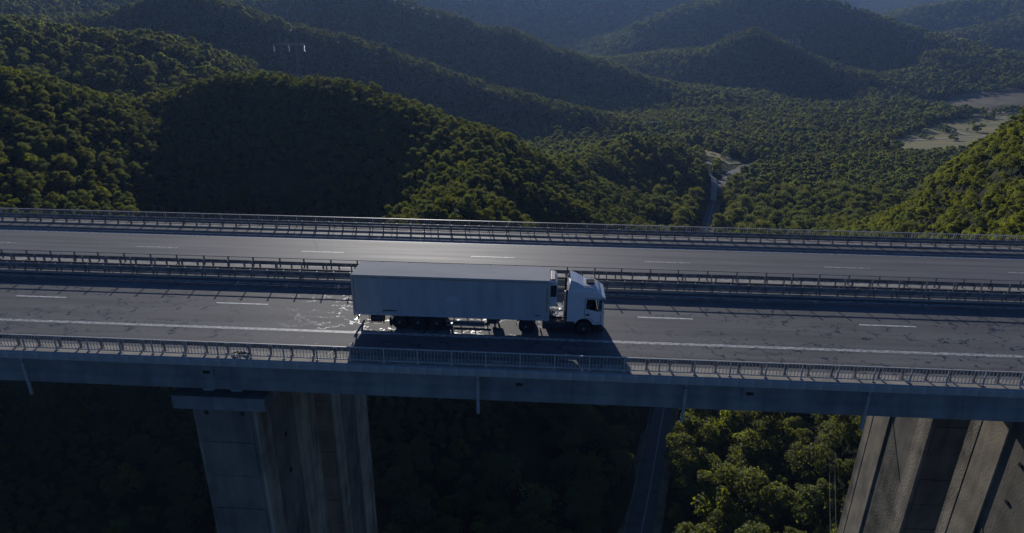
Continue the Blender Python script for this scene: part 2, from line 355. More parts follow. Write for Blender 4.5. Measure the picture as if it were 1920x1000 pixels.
# ------------------------------------------------------------------ terrain
CTRL = np.array([[-201.9,289.4,-20.4],[-186.8,290.2,-13.5],[-168.0,293.5,-9.5],[-147.6,298.7,-8.7],[-123.5,301.9,-11.3],[-107.6,300.9,-12.3],[-91.5,298.4,-15.4],[-76.9,294.8,-20.7],[-61.8,287.8,-25.0],[-47.2,280.1,-29.9],[-33.4,275.8,-33.4],[-17.6,279.1,-38.9],[-4.3,296.5,-48.5],[14.8,351.3,-60.8],[36.5,420.1,-71.4],[68.0,492.2,-73.6],[93.4,513.7,-74.8],[113.9,499.7,-80.1],[119.0,467.8,-87.0],[125.0,445.7,-92.7],[-230.6,348.0,-32.0],[-220.7,359.5,-42.0],[-175.7,370.4,-48.0],[-142.8,372.5,-55.0],[-110.5,377.1,-62.0],[-82.9,373.3,-70.0],[-58.8,367.3,-78.0],[-24.0,380.9,-86.0],[2.8,441.6,-92.0],[25.2,521.0,-97.0],[94.1,604.7,-98.0],[-144.7,191.9,-58.0],[-132.4,196.9,-59.2],[-113.1,202.3,-60.2],[-91.2,202.9,-59.8],[-72.0,197.8,-57.8],[-160.9,235.9,-36.6],[-140.4,244.7,-35.3],[-117.1,248.6,-35.5],[-93.4,244.6,-36.7],[-174.6,264.9,-23.9],[-138.8,274.1,-21.7],[-111.5,272.2,-23.6],[-50.0,161.4,-46.5],[-38.2,155.9,-44.6],[-29.3,154.4,-43.9],[-17.8,160.8,-45.5],[-4.2,183.5,-51.7],[19.8,250.9,-70.7],[57.6,333.1,-93.6],[87.3,351.9,-98.3],[-54.8,221.9,-41.0],[-35.5,213.1,-38.8],[-75.0,250.0,-34.8],[-26.1,206.2,-41.4],[-9.8,223.4,-49.4],[7.4,286.5,-64.0],[47.1,399.0,-86.0],[90.5,433.0,-92.7],[-84.9,159.1,-80.0],[-44.2,127.8,-82.0],[-23.4,122.9,-84.0],[-9.6,129.3,-88.0],[-67.3,155.2,-80.0],[5.2,201.5,-92.0],[-98.1,152.9,-80.0],[-152.3,113.4,-35.4],[-152.4,123.0,-38.2],[-148.0,140.3,-43.1],[-147.5,163.4,-48.3],[-185.5,155.0,-21.8],[-183.7,164.9,-23.3],[-176.5,184.1,-26.3],[-173.1,209.1,-32.4],[-223.6,204.3,-1.4],[-217.6,212.3,-1.7],[-210.3,218.5,-4.9],[-202.7,222.0,-8.8],[-197.3,226.1,-12.3],[-192.0,239.7,-15.6],[-189.4,249.9,-24.9],[-279.1,288.7,-28.0],[-254.9,301.6,-32.0],[-233.1,317.0,-35.0],[-146.9,101.0,-76.0],[-124.6,62.7,-86.0],[-110.1,67.8,-90.0],[-127.4,101.9,-86.0],[-108.9,106.7,-94.0],[-89.6,77.5,-98.0],[-66.7,80.1,-99.0],[-42.7,93.0,-92.0],[-45.4,115.9,-88.0],[-17.0,115.5,-90.0],[-14.1,86.8,-102.0],[14.8,113.9,-106.0],[12.7,143.5,-104.0],[28.3,95.9,-108.0],[37.4,129.9,-107.5],[43.6,153.4,-107.0],[61.6,145.2,-107.0],[50.4,98.5,-109.0],[78.4,118.4,-106.0],[102.2,147.1,-102.0],[83.5,95.6,-104.0],[107.1,366.0,-104.0],[126.3,427.8,-104.0],[146.4,486.9,-103.5],[175.1,539.0,-103.0],[156.6,385.7,-103.0],[184.0,366.2,-100.0],[207.7,382.9,-97.0],[173.6,478.4,-103.0],[216.5,478.7,-102.0],[263.3,489.6,-99.0],[163.2,602.5,-101.0],[223.2,643.7,-102.0],[286.3,621.6,-102.0],[328.8,589.4,-100.0],[188.9,801.8,-101.0],[276.4,869.3,-102.0],[336.7,834.6,-103.0],[414.1,821.5,-103.0],[411.6,710.3,-103.0],[449.6,714.8,-103.0],[531.8,761.3,-103.0],[531.0,836.5,-103.0],[620.2,848.0,-103.0],[594.2,947.0,-103.0],[729.7,1014.0,-103.0],[510.3,964.7,-103.0],[471.8,1022.8,-103.0],[369.0,1042.4,-103.0],[158.0,170.5,-11.0],[163.7,191.2,-17.9],[168.5,212.2,-25.9],[169.9,230.4,-35.4],[168.6,242.9,-45.9],[167.3,248.3,-56.9],[161.8,246.9,-66.6],[154.4,239.6,-72.6],[137.6,148.4,-27.4],[115.1,112.7,-32.8],[135.5,165.7,-49.1],[153.3,198.2,-44.5],[135.5,153.6,-40.2],[126.4,122.9,-21.8],[146.6,200.1,-59.8],[280.3,351.3,-80.0],[262.2,351.7,-86.0],[239.4,342.6,-92.0],[221.9,341.5,-97.0],[204.3,339.9,-99.0],[206.5,219.0,0.0],[125.1,117.6,-20.0],[38.0,5.0,-96.0],[60.0,0.0,-86.0],[75.0,30.0,-76.0],[-22.0,5.0,-97.0],[-60.0,0.0,-84.0],[-22.0,-60.0,-98.0],[40.0,-60.0,-96.0],[0.0,-38.0,-104.0],[-422.7,422.0,14.3],[-401.8,433.8,11.8],[-372.0,457.6,7.8],[-329.2,475.1,4.3],[-292.8,485.3,-3.4],[-254.6,493.8,-15.5],[-493.2,539.8,-30.0],[-445.7,577.2,-30.0],[-389.4,614.2,-30.0],[-449.9,764.1,54.5],[-421.2,768.2,43.2],[-391.4,772.0,34.7],[-350.4,779.7,18.3],[-312.9,784.0,8.3],[-262.2,791.1,-1.8],[-207.5,785.9,-15.5],[-152.7,777.4,-33.4],[-84.1,757.1,-53.0],[-18.1,741.4,-69.2],[45.6,730.2,-79.3],[95.2,715.6,-91.9],[122.5,706.6,-102.2],[-313.3,626.4,-55.0],[-239.6,651.1,-78.0],[-187.6,667.1,-88.0],[-132.9,679.4,-93.0],[-75.7,682.6,-97.0],[-18.5,683.3,-99.0],[38.1,680.6,-100.0],[-384.5,634.4,-35.0],[-496.2,829.8,-10.0],[-438.5,860.3,-50.0],[-350.2,882.2,-65.0],[-249.3,899.0,-75.0],[-172.9,895.7,-85.0],[-96.1,876.5,-94.0],[12.1,841.5,-100.0],[110.3,804.4,-102.0],[-392.6,1169.4,86.7],[-317.3,1170.6,70.1],[-259.4,1163.9,48.5],[-171.9,1149.2,22.8],[-67.4,1139.6,2.1],[26.7,1121.3,-27.1],[118.1,1095.4,-55.1],[204.6,1062.7,-77.3],[269.3,1033.3,-90.5],[295.9,1015.8,-100.8],[-352.1,1024.8,-50.0],[-234.7,1041.4,-72.0],[-147.3,1036.5,-86.0],[-61.3,1029.8,-94.0],[56.0,1020.1,-100.0],[175.6,996.8,-103.0],[-446.4,1309.6,-20.0],[-297.4,1329.6,-40.0],[-79.0,1339.3,-60.0],[168.7,1250.6,-95.0],[182.9,1450.4,-53.1],[264.1,1417.8,-41.8],[337.1,1392.4,-34.5],[372.7,1373.2,-6.2],[417.8,1350.1,8.9],[465.6,1324.2,-13.3],[517.5,1283.9,-41.0],[568.9,1229.8,-61.6],[617.6,1162.0,-82.0],[194.1,1287.4,-96.0],[271.0,1263.7,-97.0],[358.7,1221.5,-97.0],[469.9,1141.5,-102.0],[513.2,1046.3,-103.0],[465.4,1513.3,-40.0],[267.5,1539.0,-45.0],[623.2,1391.7,-80.0],[42.3,1751.1,-75.5],[119.8,1757.6,-47.5],[196.8,1770.9,-13.3],[280.2,1790.2,34.2],[381.6,1822.9,68.9],[522.8,1840.2,103.8],[650.5,1799.9,92.7],[718.5,1720.5,65.4],[778.8,1639.6,34.2],[820.1,1563.9,12.2],[890.5,1468.1,-16.8],[961.4,1363.6,-41.8],[994.9,1290.4,-54.4],[681.0,1127.2,-97.0],[725.1,1040.6,-95.0],[727.3,1386.7,-85.0],[282.6,1627.8,-62.0],[462.7,1587.0,-60.0],[621.6,1522.4,-70.0],[128.0,1636.7,-70.0],[643.4,2221.8,20.0],[367.8,2130.6,0.0],[977.3,1876.6,-40.0],[1171.3,1704.6,-80.0],[156.2,2005.6,-30.0],[770.0,1364.1,-30.9],[800.9,1300.3,-50.8],[826.3,1237.4,-67.9],[-892.0,2081.6,149.3],[-663.2,2163.9,148.6],[-431.7,2322.4,148.7],[-138.8,2357.6,139.5],[125.4,2458.4,143.4],[427.4,2576.9,183.0],[-436.9,1604.5,-30.0],[-98.5,1678.8,-45.0],[61.5,1610.4,-60.0],[-166.0,2856.8,40.0],[-745.3,2764.2,40.0],[-1057.7,1025.2,100.0],[-956.7,1116.9,100.4],[-828.9,1211.8,104.4],[-693.6,1347.7,110.9],[-681.4,760.4,5.0],[-591.2,829.3,5.0],[-1233.1,1407.1,60.0],[-1069.9,1531.7,60.0],[-716.8,658.8,40.0],[-444.4,393.9,30.0],[1064.2,2388.5,-7.2],[1160.3,2399.6,37.5],[1269.6,2401.0,76.6],[1396.6,2388.4,111.4],[1594.5,2383.9,146.2],[1764.4,2325.8,176.5],[1091.8,1963.1,-20.2],[1143.3,1957.3,-0.7],[1240.2,1957.7,24.7],[1337.2,1954.5,35.6],[1486.3,1909.2,47.9],[1350.4,2136.4,-20.0],[1113.6,2143.9,-60.0],[1664.6,2811.0,80.0],[1318.3,2986.8,-60.0],[-3389.7,3071.2,195.2],[-2945.1,3495.2,225.6],[-2319.4,3934.0,258.3],[-1484.6,4315.4,288.8],[-478.4,4536.6,310.2],[573.5,4525.7,317.1],[1373.8,4351.6,311.7],[1793.4,4197.6,304.8],[2161.7,4022.0,296.2],[2479.7,3836.0,286.5],[2981.7,3464.4,266.3],[-3873.9,3430.4,180.0],[-2664.6,4427.0,180.0],[-543.2,5133.1,180.0],[1763.7,4853.3,180.0],[3420.8,3878.0,180.0],[-0.0,-338.4,-68.0],[-0.0,-1038.4,-40.0],[-0.0,-3038.4,8.0],[-0.0,-5238.4,24.0],[-150.0,-298.2,-68.0],[-500.0,-904.4,-40.0],[-1500.0,-2636.5,8.0],[-2600.0,-4541.7,24.0],[-259.8,-188.4,-70.0],[-866.0,-538.4,0.0],[-2598.1,-1538.4,120.0],[-4503.3,-2638.4,160.0],[-300.0,-38.4,-70.0],[-1000.0,-38.4,0.0],[-3000.0,-38.4,120.0],[-5200.0,-38.4,160.0],[-259.8,111.6,-70.0],[-866.0,461.6,0.0],[-2598.1,1461.6,120.0],[-4503.3,2561.6,160.0],[259.8,111.6,-70.0],[866.0,461.6,0.0],[2598.1,1461.6,120.0],[4503.3,2561.6,160.0],[300.0,-38.4,-70.0],[1000.0,-38.4,0.0],[3000.0,-38.4,120.0],[5200.0,-38.4,160.0],[259.8,-188.4,-70.0],[866.0,-538.4,0.0],[2598.1,-1538.4,120.0],[4503.3,-2638.4,160.0],[150.0,-298.2,-68.0],[500.0,-904.4,-40.0],[1500.0,-2636.5,8.0],[2600.0,-4541.7,24.0]])
def solve_rbf(C):
    n = len(C); D = np.hypot(C[:, None, 0] - C[None, :, 0], C[:, None, 1] - C[None, :, 1])
    A = np.zeros((n + 3, n + 3)); A[:n, :n] = D; A[:n, n] = 1; A[:n, n + 1:] = C[:, :2]; A[n:, :n] = A[:n, n:].T
    return np.linalg.solve(A, np.r_[C[:, 2], 0, 0, 0])
W = solve_rbf(CTRL)
def vnoise(x, y, seed):
    xi = np.floor(x).astype(np.int64); yi = np.floor(y).astype(np.int64); fx = x - xi; fy = y - yi
    def h(i, j):
        k = (i * 374761393 + j * 668265263 + seed * 1274126177) & 0x7fffffff
        k = ((k ^ (k >> 13)) * 1103515245) & 0x7fffffff
        return ((k ^ (k >> 16)) & 0xffff) / 65535.0
    u = fx * fx * (3 - 2 * fx); v = fy * fy * (3 - 2 * fy)
    return (h(xi, yi) * (1 - u) + h(xi + 1, yi) * u) * (1 - v) + (h(xi, yi + 1) * (1 - u) + h(xi + 1, yi + 1) * u) * v - 0.5
def ground(x, y):
    x = np.atleast_1d(np.asarray(x, float)); y = np.atleast_1d(np.asarray(y, float)); out = np.empty_like(x)
    for i in range(0, len(x), 20000):
        a, b = x[i:i + 20000], y[i:i + 20000]
        D = np.hypot(a[:, None] - CTRL[:, 0], b[:, None] - CTRL[:, 1])
        out[i:i + 20000] = D @ W[:-3] + W[-3] + W[-2] * a + W[-1] * b
    d = np.hypot(x, y + 38.4)
    rise = np.clip((out + 100) / 40, 0, 1)
    amp = rise * np.clip((d - 250) / 700, 0, 1)
    out += amp * (vnoise(x / 120, y / 120, 1) * 8 + vnoise(x / 45 + 9, y / 45, 2) * 3.5 + np.clip((d - 1500) / 2000, 0, 1) * vnoise(x / 300, y / 300, 3) * 60)
    return out
def g1(x, y): return float(ground(x, y)[0])
def terrain():
    az = np.r_[np.linspace(-180, -62, 30)[:-1], np.linspace(-62, 62, 460), np.linspace(62, 180, 30)[1:]]
    d = np.r_[1.0, 30, np.geomspace(55, 5600, 250)]
    A, D = np.meshgrid(np.radians(az), d)
    x = (D * np.sin(A)).ravel(); y = (-38.4 + D * np.cos(A)).ravel(); z = ground(x, y)
    nx = len(az); ny = len(d)
    fs = [(j * nx + i, j * nx + i + 1, (j + 1) * nx + i + 1, (j + 1) * nx + i) for j in range(ny - 1) for i in range(nx - 1)]
    me = bpy.data.meshes.new('terrain'); me.from_pydata(np.c_[x, y, z].tolist(), [], fs)
    me.materials.append(terrain_mat()); me.polygons.foreach_set('use_smooth', [True] * len(me.polygons)); me.update()
    o = link('terrain', me); structure(o); o['label'] = 'wooded valley floor and hillsides under and beyond the viaduct'
def terrain_mat():
    m, n, l = new_mat('forest_ground')
    o = n.new('ShaderNodeOutputMaterial'); b = n.new('ShaderNodeBsdfPrincipled'); l.new(b.outputs[0], o.inputs[0])
    tc = n.new('ShaderNodeTexCoord')
    def noise(scale, det=6):
        q = n.new('ShaderNodeTexNoise'); q.inputs['Scale'].default_value = scale; q.inputs['Detail'].default_value = det
        l.new(tc.outputs['Object'], q.inputs[0]); return q.outputs[0]
    f = math_node(n, l, 'ADD', math_node(n, l, 'MULTIPLY', noise(0.008), 0.5), math_node(n, l, 'MULTIPLY', noise(0.09), 0.5))
    rp = n.new('ShaderNodeValToRGB'); rp.color_ramp.elements[0].position = 0.38; rp.color_ramp.elements[1].position = 0.62
    rp.color_ramp.elements[0].color = (0.022, 0.028, 0.012, 1); rp.color_ramp.elements[1].color = (0.055, 0.055, 0.026, 1)
    l.new(f, rp.inputs[0]); l.new(rp.outputs[0], b.inputs['Base Color'])
    b.inputs['Roughness'].default_value = 1.0; b.inputs['Specular IOR Level'].default_value = 0.05
    bp = n.new('ShaderNodeBump'); bp.inputs['Strength'].default_value = 1.0; bp.inputs['Distance'].default_value = 6.0
    l.new(noise(0.12, 4), bp.inputs['Height']); l.new(bp.outputs[0], b.inputs['Normal'])
    return m
terrain()

def resample(pts, step):
    pts = np.array(pts, float); seg = np.hypot(*np.diff(pts, axis=0).T); s = np.r_[0, np.cumsum(seg)]
    t = np.arange(0, s[-1] + step, step); t[-1] = min(t[-1], s[-1])
    q = np.stack([np.interp(t, s, pts[:, k]) for k in (0, 1)], 1)
    for _ in range(6): q[1:-1] = (q[:-2] + 2 * q[1:-1] + q[2:]) / 4
    return q
def ribbon(pts, width, lift, step=4.0, offset=0.0, cross=True):
    q = resample(pts, step); d = np.gradient(q, axis=0); d /= np.hypot(d[:, 0], d[:, 1])[:, None]; nrm = np.c_[d[:, 1], -d[:, 0]]
    c = q + nrm * offset
    L = c - nrm * width / 2; Rr = c + nrm * width / 2
    zc = ground(q[:, 0], q[:, 1])
    zl = zc if cross else ground(L[:, 0], L[:, 1]); zr = zc if cross else ground(Rr[:, 0], Rr[:, 1])
    n = len(q)
    mb = MB(); mb.add([(L[i, 0], L[i, 1], zl[i] + lift) for i in range(n)] + [(Rr[i, 0], Rr[i, 1], zr[i] + lift) for i in range(n)],
                      [(i, i + 1, n + i + 1, n + i) for i in range(n - 1)])
    return mb, q
LOCAL = [(5, 20), (16, 56), (28.3, 95.9), (37.4, 129.9), (43.6, 153.4), (60, 210), (86, 300), (107.1, 366), (126.3, 427.8), (146.4, 486.9), (167.2, 527.1), (181.9, 551.1), (205, 575), (240, 600)]
mb, LOCALQ = ribbon(LOCAL, 11, 0.45)
o = structure(mb.build('road_verge', 'verge')); o['label'] = 'dry grassy verges of the local road in the valley'
mb, _ = ribbon(LOCAL, 6.6, 0.60); local_road = structure(mb.build('local_road', 'asphalt_local')); local_road['label'] = 'narrow grey local road passing under the viaduct'
for off, nm in ((0.4, 'centre_line'),):
    mb, _ = ribbon(LOCAL, 0.22, 0.64, offset=off); mb.build(nm, 'paint', local_road)
# crash barrier along the local road
q = resample(LOCAL, 4.0); dd = np.gradient(q, axis=0); dd /= np.hypot(dd[:, 0], dd[:, 1])[:, None]
lb = q + np.c_[dd[:, 1], -dd[:, 0]] * -3.9
sel = (lb[:, 1] > 60) & (lb[:, 1] < 330); lb = lb[sel]; zb = ground(lb[:, 0], lb[:, 1]) + 0.45
t = thing('road_barrier', 'low steel crash barrier along the local road down in the valley', 'crash barrier', (lb[0, 0], lb[0, 1], zb[0]))
L0 = Vector(t.location)
MB().tube([Vector((a, b, c + 0.7)) - L0 for (a, b), c in zip(lb, zb)], 0.16, 5).build('beam', 'steel', t)
pm = MB().box(-.07, .07, -.07, .07, 0, .7).mesh('post', 'steel')
for (a, b), c in zip(lb, zb): link('post', pm, t, Vector((a, b, c)) - L0)

def inside(poly, x, y):
    r = np.zeros(len(x), bool); n = len(poly)
    for i in range(n):
        x0, y0 = poly[i]; x1, y1 = poly[(i + 1) % n]
        if y0 == y1: continue
        c = ((y0 > y) != (y1 > y)) & (x < (x1 - x0) * (y - y0) / (y1 - y0) + x0); r ^= c
    return r
def patch(name, mat, poly, lift, cell, label):
    p = np.array(poly, float); xs = np.arange(p[:, 0].min(), p[:, 0].max() + cell, cell); ys = np.arange(p[:, 1].min(), p[:, 1].max() + cell, cell)
    X, Y = np.meshgrid(xs, ys); Z = ground(X.ravel(), Y.ravel()) + lift
    cx = (X[:-1, :-1] + cell / 2).ravel(); cyy = (Y[:-1, :-1] + cell / 2).ravel()
    jx = vnoise(cx / 9, cyy / 9, 5) * 10; jy = vnoise(cx / 9, cyy / 9, 6) * 10
    ok = inside(poly, cx + jx, cyy + jy); nx = len(xs)
    fs = [(j * nx + i, j * nx + i + 1, (j + 1) * nx + i + 1, (j + 1) * nx + i) for k, (j, i) in enumerate((k // (nx - 1), k % (nx - 1)) for k in range(len(ok))) if ok[k]]
    mb = MB(); mb.add(np.c_[X.ravel(), Y.ravel(), Z].tolist(), fs)
    o = structure(mb.build(name, mat)); o['label'] = label
MEADOW = [(358, 668), (370, 606), (410, 614), (468, 656), (596, 778), (770, 960), (787, 1010), (668, 975), (555, 898), (511, 843), (450, 776)]
FALLOW = [(611, 1000), (640, 975), (676, 985), (797, 1040), (843, 1151), (728, 1149), (611, 1101)]
FIELD = [(147, 640), (163, 651), (186, 568), (175, 555), (167, 573), (155, 590)]
patch('meadow', 'meadow', MEADOW, 0.5, 3.0, 'olive green meadow crossed by pale tracks at right')
patch('fallow_field', 'stubble', FALLOW, 0.45, 5.0, 'brown fallow field behind the meadow')
patch('dry_field', 'meadow', FIELD, 0.5, 2.5, 'small tan field beside the local road')
TRACKS = [[(385, 708), (420, 728), (453, 737), (528, 765), (583, 791), (640, 820)], [(505, 862), (529, 846), (524, 813), (518, 775), (528, 765)], [(600, 985), (643, 977), (653, 944), (664, 892)], [(126.3, 427.8), (135, 470), (139, 510), (150, 545)]]
for tr, w_ in zip(TRACKS, (5, 4, 4, 5)):
    mb, _ = ribbon(tr, w_, 0.8, cross=False); structure(mb.build('dirt_track', 'track'))

# ------------------------------------------------------------------ trees
def crown_mesh(name, seed, mat, rad, height, nleaf, leaf, lobes):
    r = np.random.default_rng(seed); mb = MB()
    base = height * 0.10
    L = []
    for k in range(lobes):
        a = r.uniform(0, 2 * math.pi); h = r.uniform(0.22, 0.86); rr = rad * (1 - 0.55 * abs(h - 0.45) / 0.5) * r.uniform(0.30, 0.92)
        if k == 0: a, h, rr = 0, 0.80, 0
        L.append((Vector((math.cos(a) * rr, math.sin(a) * rr, base + h * (height - base) * 0.95)), rad * r.uniform(0.20, 0.46)))
    # a dense inner mass of crossing leaf sheets so that a crown is not see-through
    for c, s in L:
        bm = bmesh.new(); bmesh.ops.create_icosphere(bm, subdivisions=1, radius=s * 0.36)
        for v in bm.verts: v.co = v.co * float(r.uniform(0.8, 1.15)) + c
        bm.verts.index_update(); mb.add([v.co for v in bm.verts], [[v.index for v in f.verts] for f in bm.faces]); bm.free()
    for i in range(nleaf):
        c, s = L[int(r.integers(len(L)))]
        d = Vector(r.normal(size=3)).normalized()
        if d.z < -0.35: d.z = -d.z
        p = c + d * s * float(r.uniform(0.72, 1.12)); p.z *= 1.0
        nrm = (d + Vector(r.normal(size=3)) * 0.55).normalized()
        u = nrm.orthogonal().normalized(); th = float(r.uniform(0, 6.28)); u = (Matrix.Rotation(th, 3, nrm) @ u); v = nrm.cross(u)
        a, b = leaf * float(r.uniform(0.6, 1.25)), leaf * float(r.uniform(0.35, 0.8))
        bend = nrm * (-a * 0.28)
        mb.add([p - u * a + bend, p - v * b, p + u * a + bend, p + v * b], [(0, 1, 3), (1, 2, 3)])
    me = bpy.data.meshes.new(name); me.from_pydata(mb.v, [], mb.f); me.materials.append(MAT[mat]); me.update()
    return me
def trunk_mesh(seed, height):
    r = random.Random(seed); mb = MB()
    top = height * 0.62
    mb.tube([(0, 0, -0.6), (r.uniform(-.1, .1), r.uniform(-.1, .1), top * .4), (r.uniform(-.3, .3), r.uniform(-.3, .3), top)], [0.24, 0.18, 0.08], 7)
    for k in range(4):
        a = r.uniform(0, 6.28); z = top * r.uniform(0.45, 0.85); e = r.uniform(1.2, 2.3)
        mb.tube([(0, 0, z), (math.cos(a) * e * .5, math.sin(a) * e * .5, z + e * .45), (math.cos(a) * e, math.sin(a) * e, z + e * 1.1)], [0.1, 0.07, 0.03], 5)
    return mb.mesh('trunk', 'trunk', True)
NEAR = [crown_mesh('crown', 100 + i, m, rd, h, 2100, 0.26, lb + 6) for i, (m, rd, h, lb) in enumerate([
    ('leaf_green', 4.2, 9.5, 10), ('leaf_green', 3.4, 11.0, 9), ('leaf_yellow', 3.8, 8.5, 9), ('leaf_grey', 4.4, 9.0, 11), ('leaf_green', 4.6, 10.5, 12), ('leaf_yellow', 3.0, 9.5, 8)])]
TRUNKS = [trunk_mesh(40 + i, h) for i, h in enumerate((9.5, 11.0, 8.5, 9.0, 10.5, 9.5))]
FAR = [crown_mesh('crown', 200 + i, m, rd, h, 300, 0.75, 9) for i, (m, rd, h) in enumerate([
    ('leaf_green', 4.2, 9.0), ('leaf_green', 3.5, 10.0), ('leaf_yellow', 3.8, 8.5), ('leaf_grey', 4.3, 9.0), ('leaf_green', 4.6, 9.5), ('leaf_grey', 3.5, 9.0)])]

def scatter():
    P = []
    def band(d0, d1, sp, az):
        n = int(2 * d1 / sp) + 2
        gx, gy = np.meshgrid(np.arange(-d1, d1, sp), np.arange(0, d1, sp))
        x = gx.ravel() + rng.uniform(-.5, .5, gx.size) * sp; y = gy.ravel() + rng.uniform(-.5, .5, gx.size) * sp
        d = np.hypot(x, y); a = np.degrees(np.arctan2(x, y))
        k = (d >= d0) & (d < d1) & (abs(a) < az)
        return x[k], y[k] - 38.4, d[k]
    for d0, d1, sp in ((45, 480, 6.2), (480, 1000, 6.0), (1000, 1700, 8), (1700, 3100, 11.5)):
        x, y, d = band(d0, d1, sp, 50)
        P.append(np.c_[x, y, d, np.full(len(x), sp)])
    keep0 = ~((ground(P[0][:, 0], P[0][:, 1]) > -93))
    P[0] = P[0][keep0]
    # the near hillsides carry a young, denser wood of smaller trees
    gx, gy = np.meshgrid(np.arange(-420, 420, 2.8), np.arange(20, 440, 2.8))
    gx = gx.ravel() + rng.uniform(-1.5, 1.5, gx.size); gy = gy.ravel() + rng.uniform(-1.5, 1.5, gy.size)
    k = (ground(gx, gy) > -93) & (np.hypot(gx, gy + 38.4) < 480) & (abs(np.degrees(np.arctan2(gx, gy + 38.4))) < 50)
    P.append(np.c_[gx[k], gy[k], np.hypot(gx[k], gy[k] + 38.4), np.full(k.sum(), 6.3)])
    P = np.concatenate(P)
    x, y = P[:, 0], P[:, 1]
    keep = np.ones(len(x), bool)
    for poly in (MEADOW, FALLOW, FIELD): keep &= ~inside(poly, x, y)
    def clear(line, w_):
        k = np.where((x > line[:, 0].min() - 20) & (x < line[:, 0].max() + 20) & (y > line[:, 1].min() - 20) & (y < line[:, 1].max() + 20))[0]
        dm = np.min(np.hypot(x[k, None] - line[:, 0], y[k, None] - line[:, 1]), 1)
        keep[k[dm < w_]] = False
    keep &= ~inside([(140, 640), (160, 660), (196, 565), (178, 525), (155, 520), (150, 575)], x, y)
    clear(LOCALQ[LOCALQ[:, 1] < 340], 7.5); clear(LOCALQ[LOCALQ[:, 1] >= 340], 8)
    for tr in TRACKS[:1] + TRACKS[3:]: clear(resample(tr, 4), 5)
    for px_, py_ in PIER_SPOTS: keep &= ~((abs(x - px_) < 7) & (abs(y - py_) < 10))
    # clearings of uneven size
    keep &= vnoise(x / 23, y / 23, 8) * 0.6 + vnoise(x / 70, y / 70, 9) * 0.6 > np.where(P[:, 2] < 300, -0.27, -0.38)
    return P[keep]
PIER_X = [-24.5 - 60.8, -24.5, 36.3, 97.1]
PIER_SPOTS = [(px_ + 2.3, yy) for px_ in PIER_X for yy in (3.3, 17.7)]
TREES = scatter()
# scattered bushes and small trees in the meadow and the fallow field
clump = np.array([(x + dx, y + dy) for x, y, n, s in ((545, 925, 26, 22), (590, 935, 24, 20), (505, 800, 10, 10), (540, 800, 7, 8), (470, 725, 5, 9), (640, 930, 8, 14), (585, 870, 7, 14), (450, 745, 10, 12), (175, 590, 5, 5), (160, 612, 3, 4)) for dx, dy in rng.normal(size=(n, 2)) * s * 0.55])
TREES = np.concatenate([TREES, np.c_[clump, np.hypot(clump[:, 0], clump[:, 1] + 38.4), np.full(len(clump), 5.0)]])
tx, ty, td, tsp = TREES.T
tz = ground(tx, ty)
nT = len(tx)
big = vnoise(tx / 60, ty / 60, 12)
valley = np.clip((-88 - tz) / 12, 0, 1)
young = (td < 480) & (tz > -93)
tsc = np.where(young, np.where(tx > 60, 0.62, 0.46), 0.95 + 0.18 * valley) * (1 + 0.45 * big) * np.where(td < 300, rng.uniform(0.38, 1.55, nT), rng.uniform(0.5, 1.5, nT)) * np.clip(tsp / 7.2, 0.88, 1.6)
tsc[-len(clump):] *= 0.7
tkind = rng.choice(6, nT, p=[.26, .22, .07, .19, .20, .06])
# yellower kinds on the right-hand hillside
on_right = (tx > 70) & (ty < 300) & (tz > -92)
sw = on_right & (rng.random(nT) < 0.8); tkind[sw] = rng.choice([2, 5], sw.sum())
trot = rng.uniform(0, 6.28, nT)
# the 300 trees that show largest become objects of their own
px, py, dep = pixel(tx, ty, tz + 6 * tsc)
inview = (px > -30) & (px < 1950) & (py > -10) & (py < 1040) & (dep > 20) & (td < 700)
tt0 = (-4.7 - CAM.y) / (ty - CAM.y); tt1 = (23.4 - CAM.y) / (ty - CAM.y)
zt = tz + 7 * tsc
za = CAM.z + tt0 * (zt - CAM.z); zb_ = CAM.z + tt1 * (zt - CAM.z)
clear_ = (za < -2.9) | ((zb_ > 0.9) & (za > 0.9))
cand = np.where(inview & clear_)[0]
vis = np.ones(len(cand), bool)
for f in np.linspace(0.3, 0.95, 14):
    gx, gy = CAM.x + f * (tx[cand] - CAM.x), CAM.y + f * (ty[cand] - CAM.y)
    vis &= ground(gx, gy) + 3 < CAM.z + f * (zt[cand] - CAM.z)
cand = cand[vis]
cand = cand[np.argsort(-(tsc[cand] / dep[cand]))][:300]
chosen = np.zeros(nT, bool); chosen[cand] = True
KIND = ['round green tree', 'dark green tree', 'yellow green tree', 'grey green tree', 'spreading green tree', 'slender yellowish tree']
def tree_words(i):
    k = KIND[int(tkind[i])]; x, y = px[i], py[i]
    size = 'small' if tsc[i] < q1 else 'tall' if tsc[i] > q2 else 'middling'
    if y > 640:
        z = ('in dark wood left of the left pier' if x < 380 else 'in shade beside the left pier' if x < 780 else 'in shade below the truck' if x < 990 else
             'in shade beside the local road' if x < 1215 else 'in sunlit wood beside the local road' if x < 1400 else 'in sunlit wood by the right pier')
        v_ = ' below deck' if y < 840 else ' lower down' if y < 930 else ' lowest'
        g = 'trees ' + z
    else:
        z = 'on the left hillside' if x < 700 else 'on the middle hillside' if x < 1150 else 'in the valley wood' if x < 1640 else 'on the bright right hillside'
        v_ = ' above railing' if y > 380 else ' up slope' if y > 290 else ' near ridge'
        g = 'trees ' + z
    return size + ' ' + k + ' ' + z + v_, g
PROTO = {}
q1, q2 = np.percentile(tsc[cand], [33, 67])
words = {int(i): tree_words(i) for i in cand}
same = {}
for i in cand: same.setdefault(words[int(i)][0], []).append(int(i))
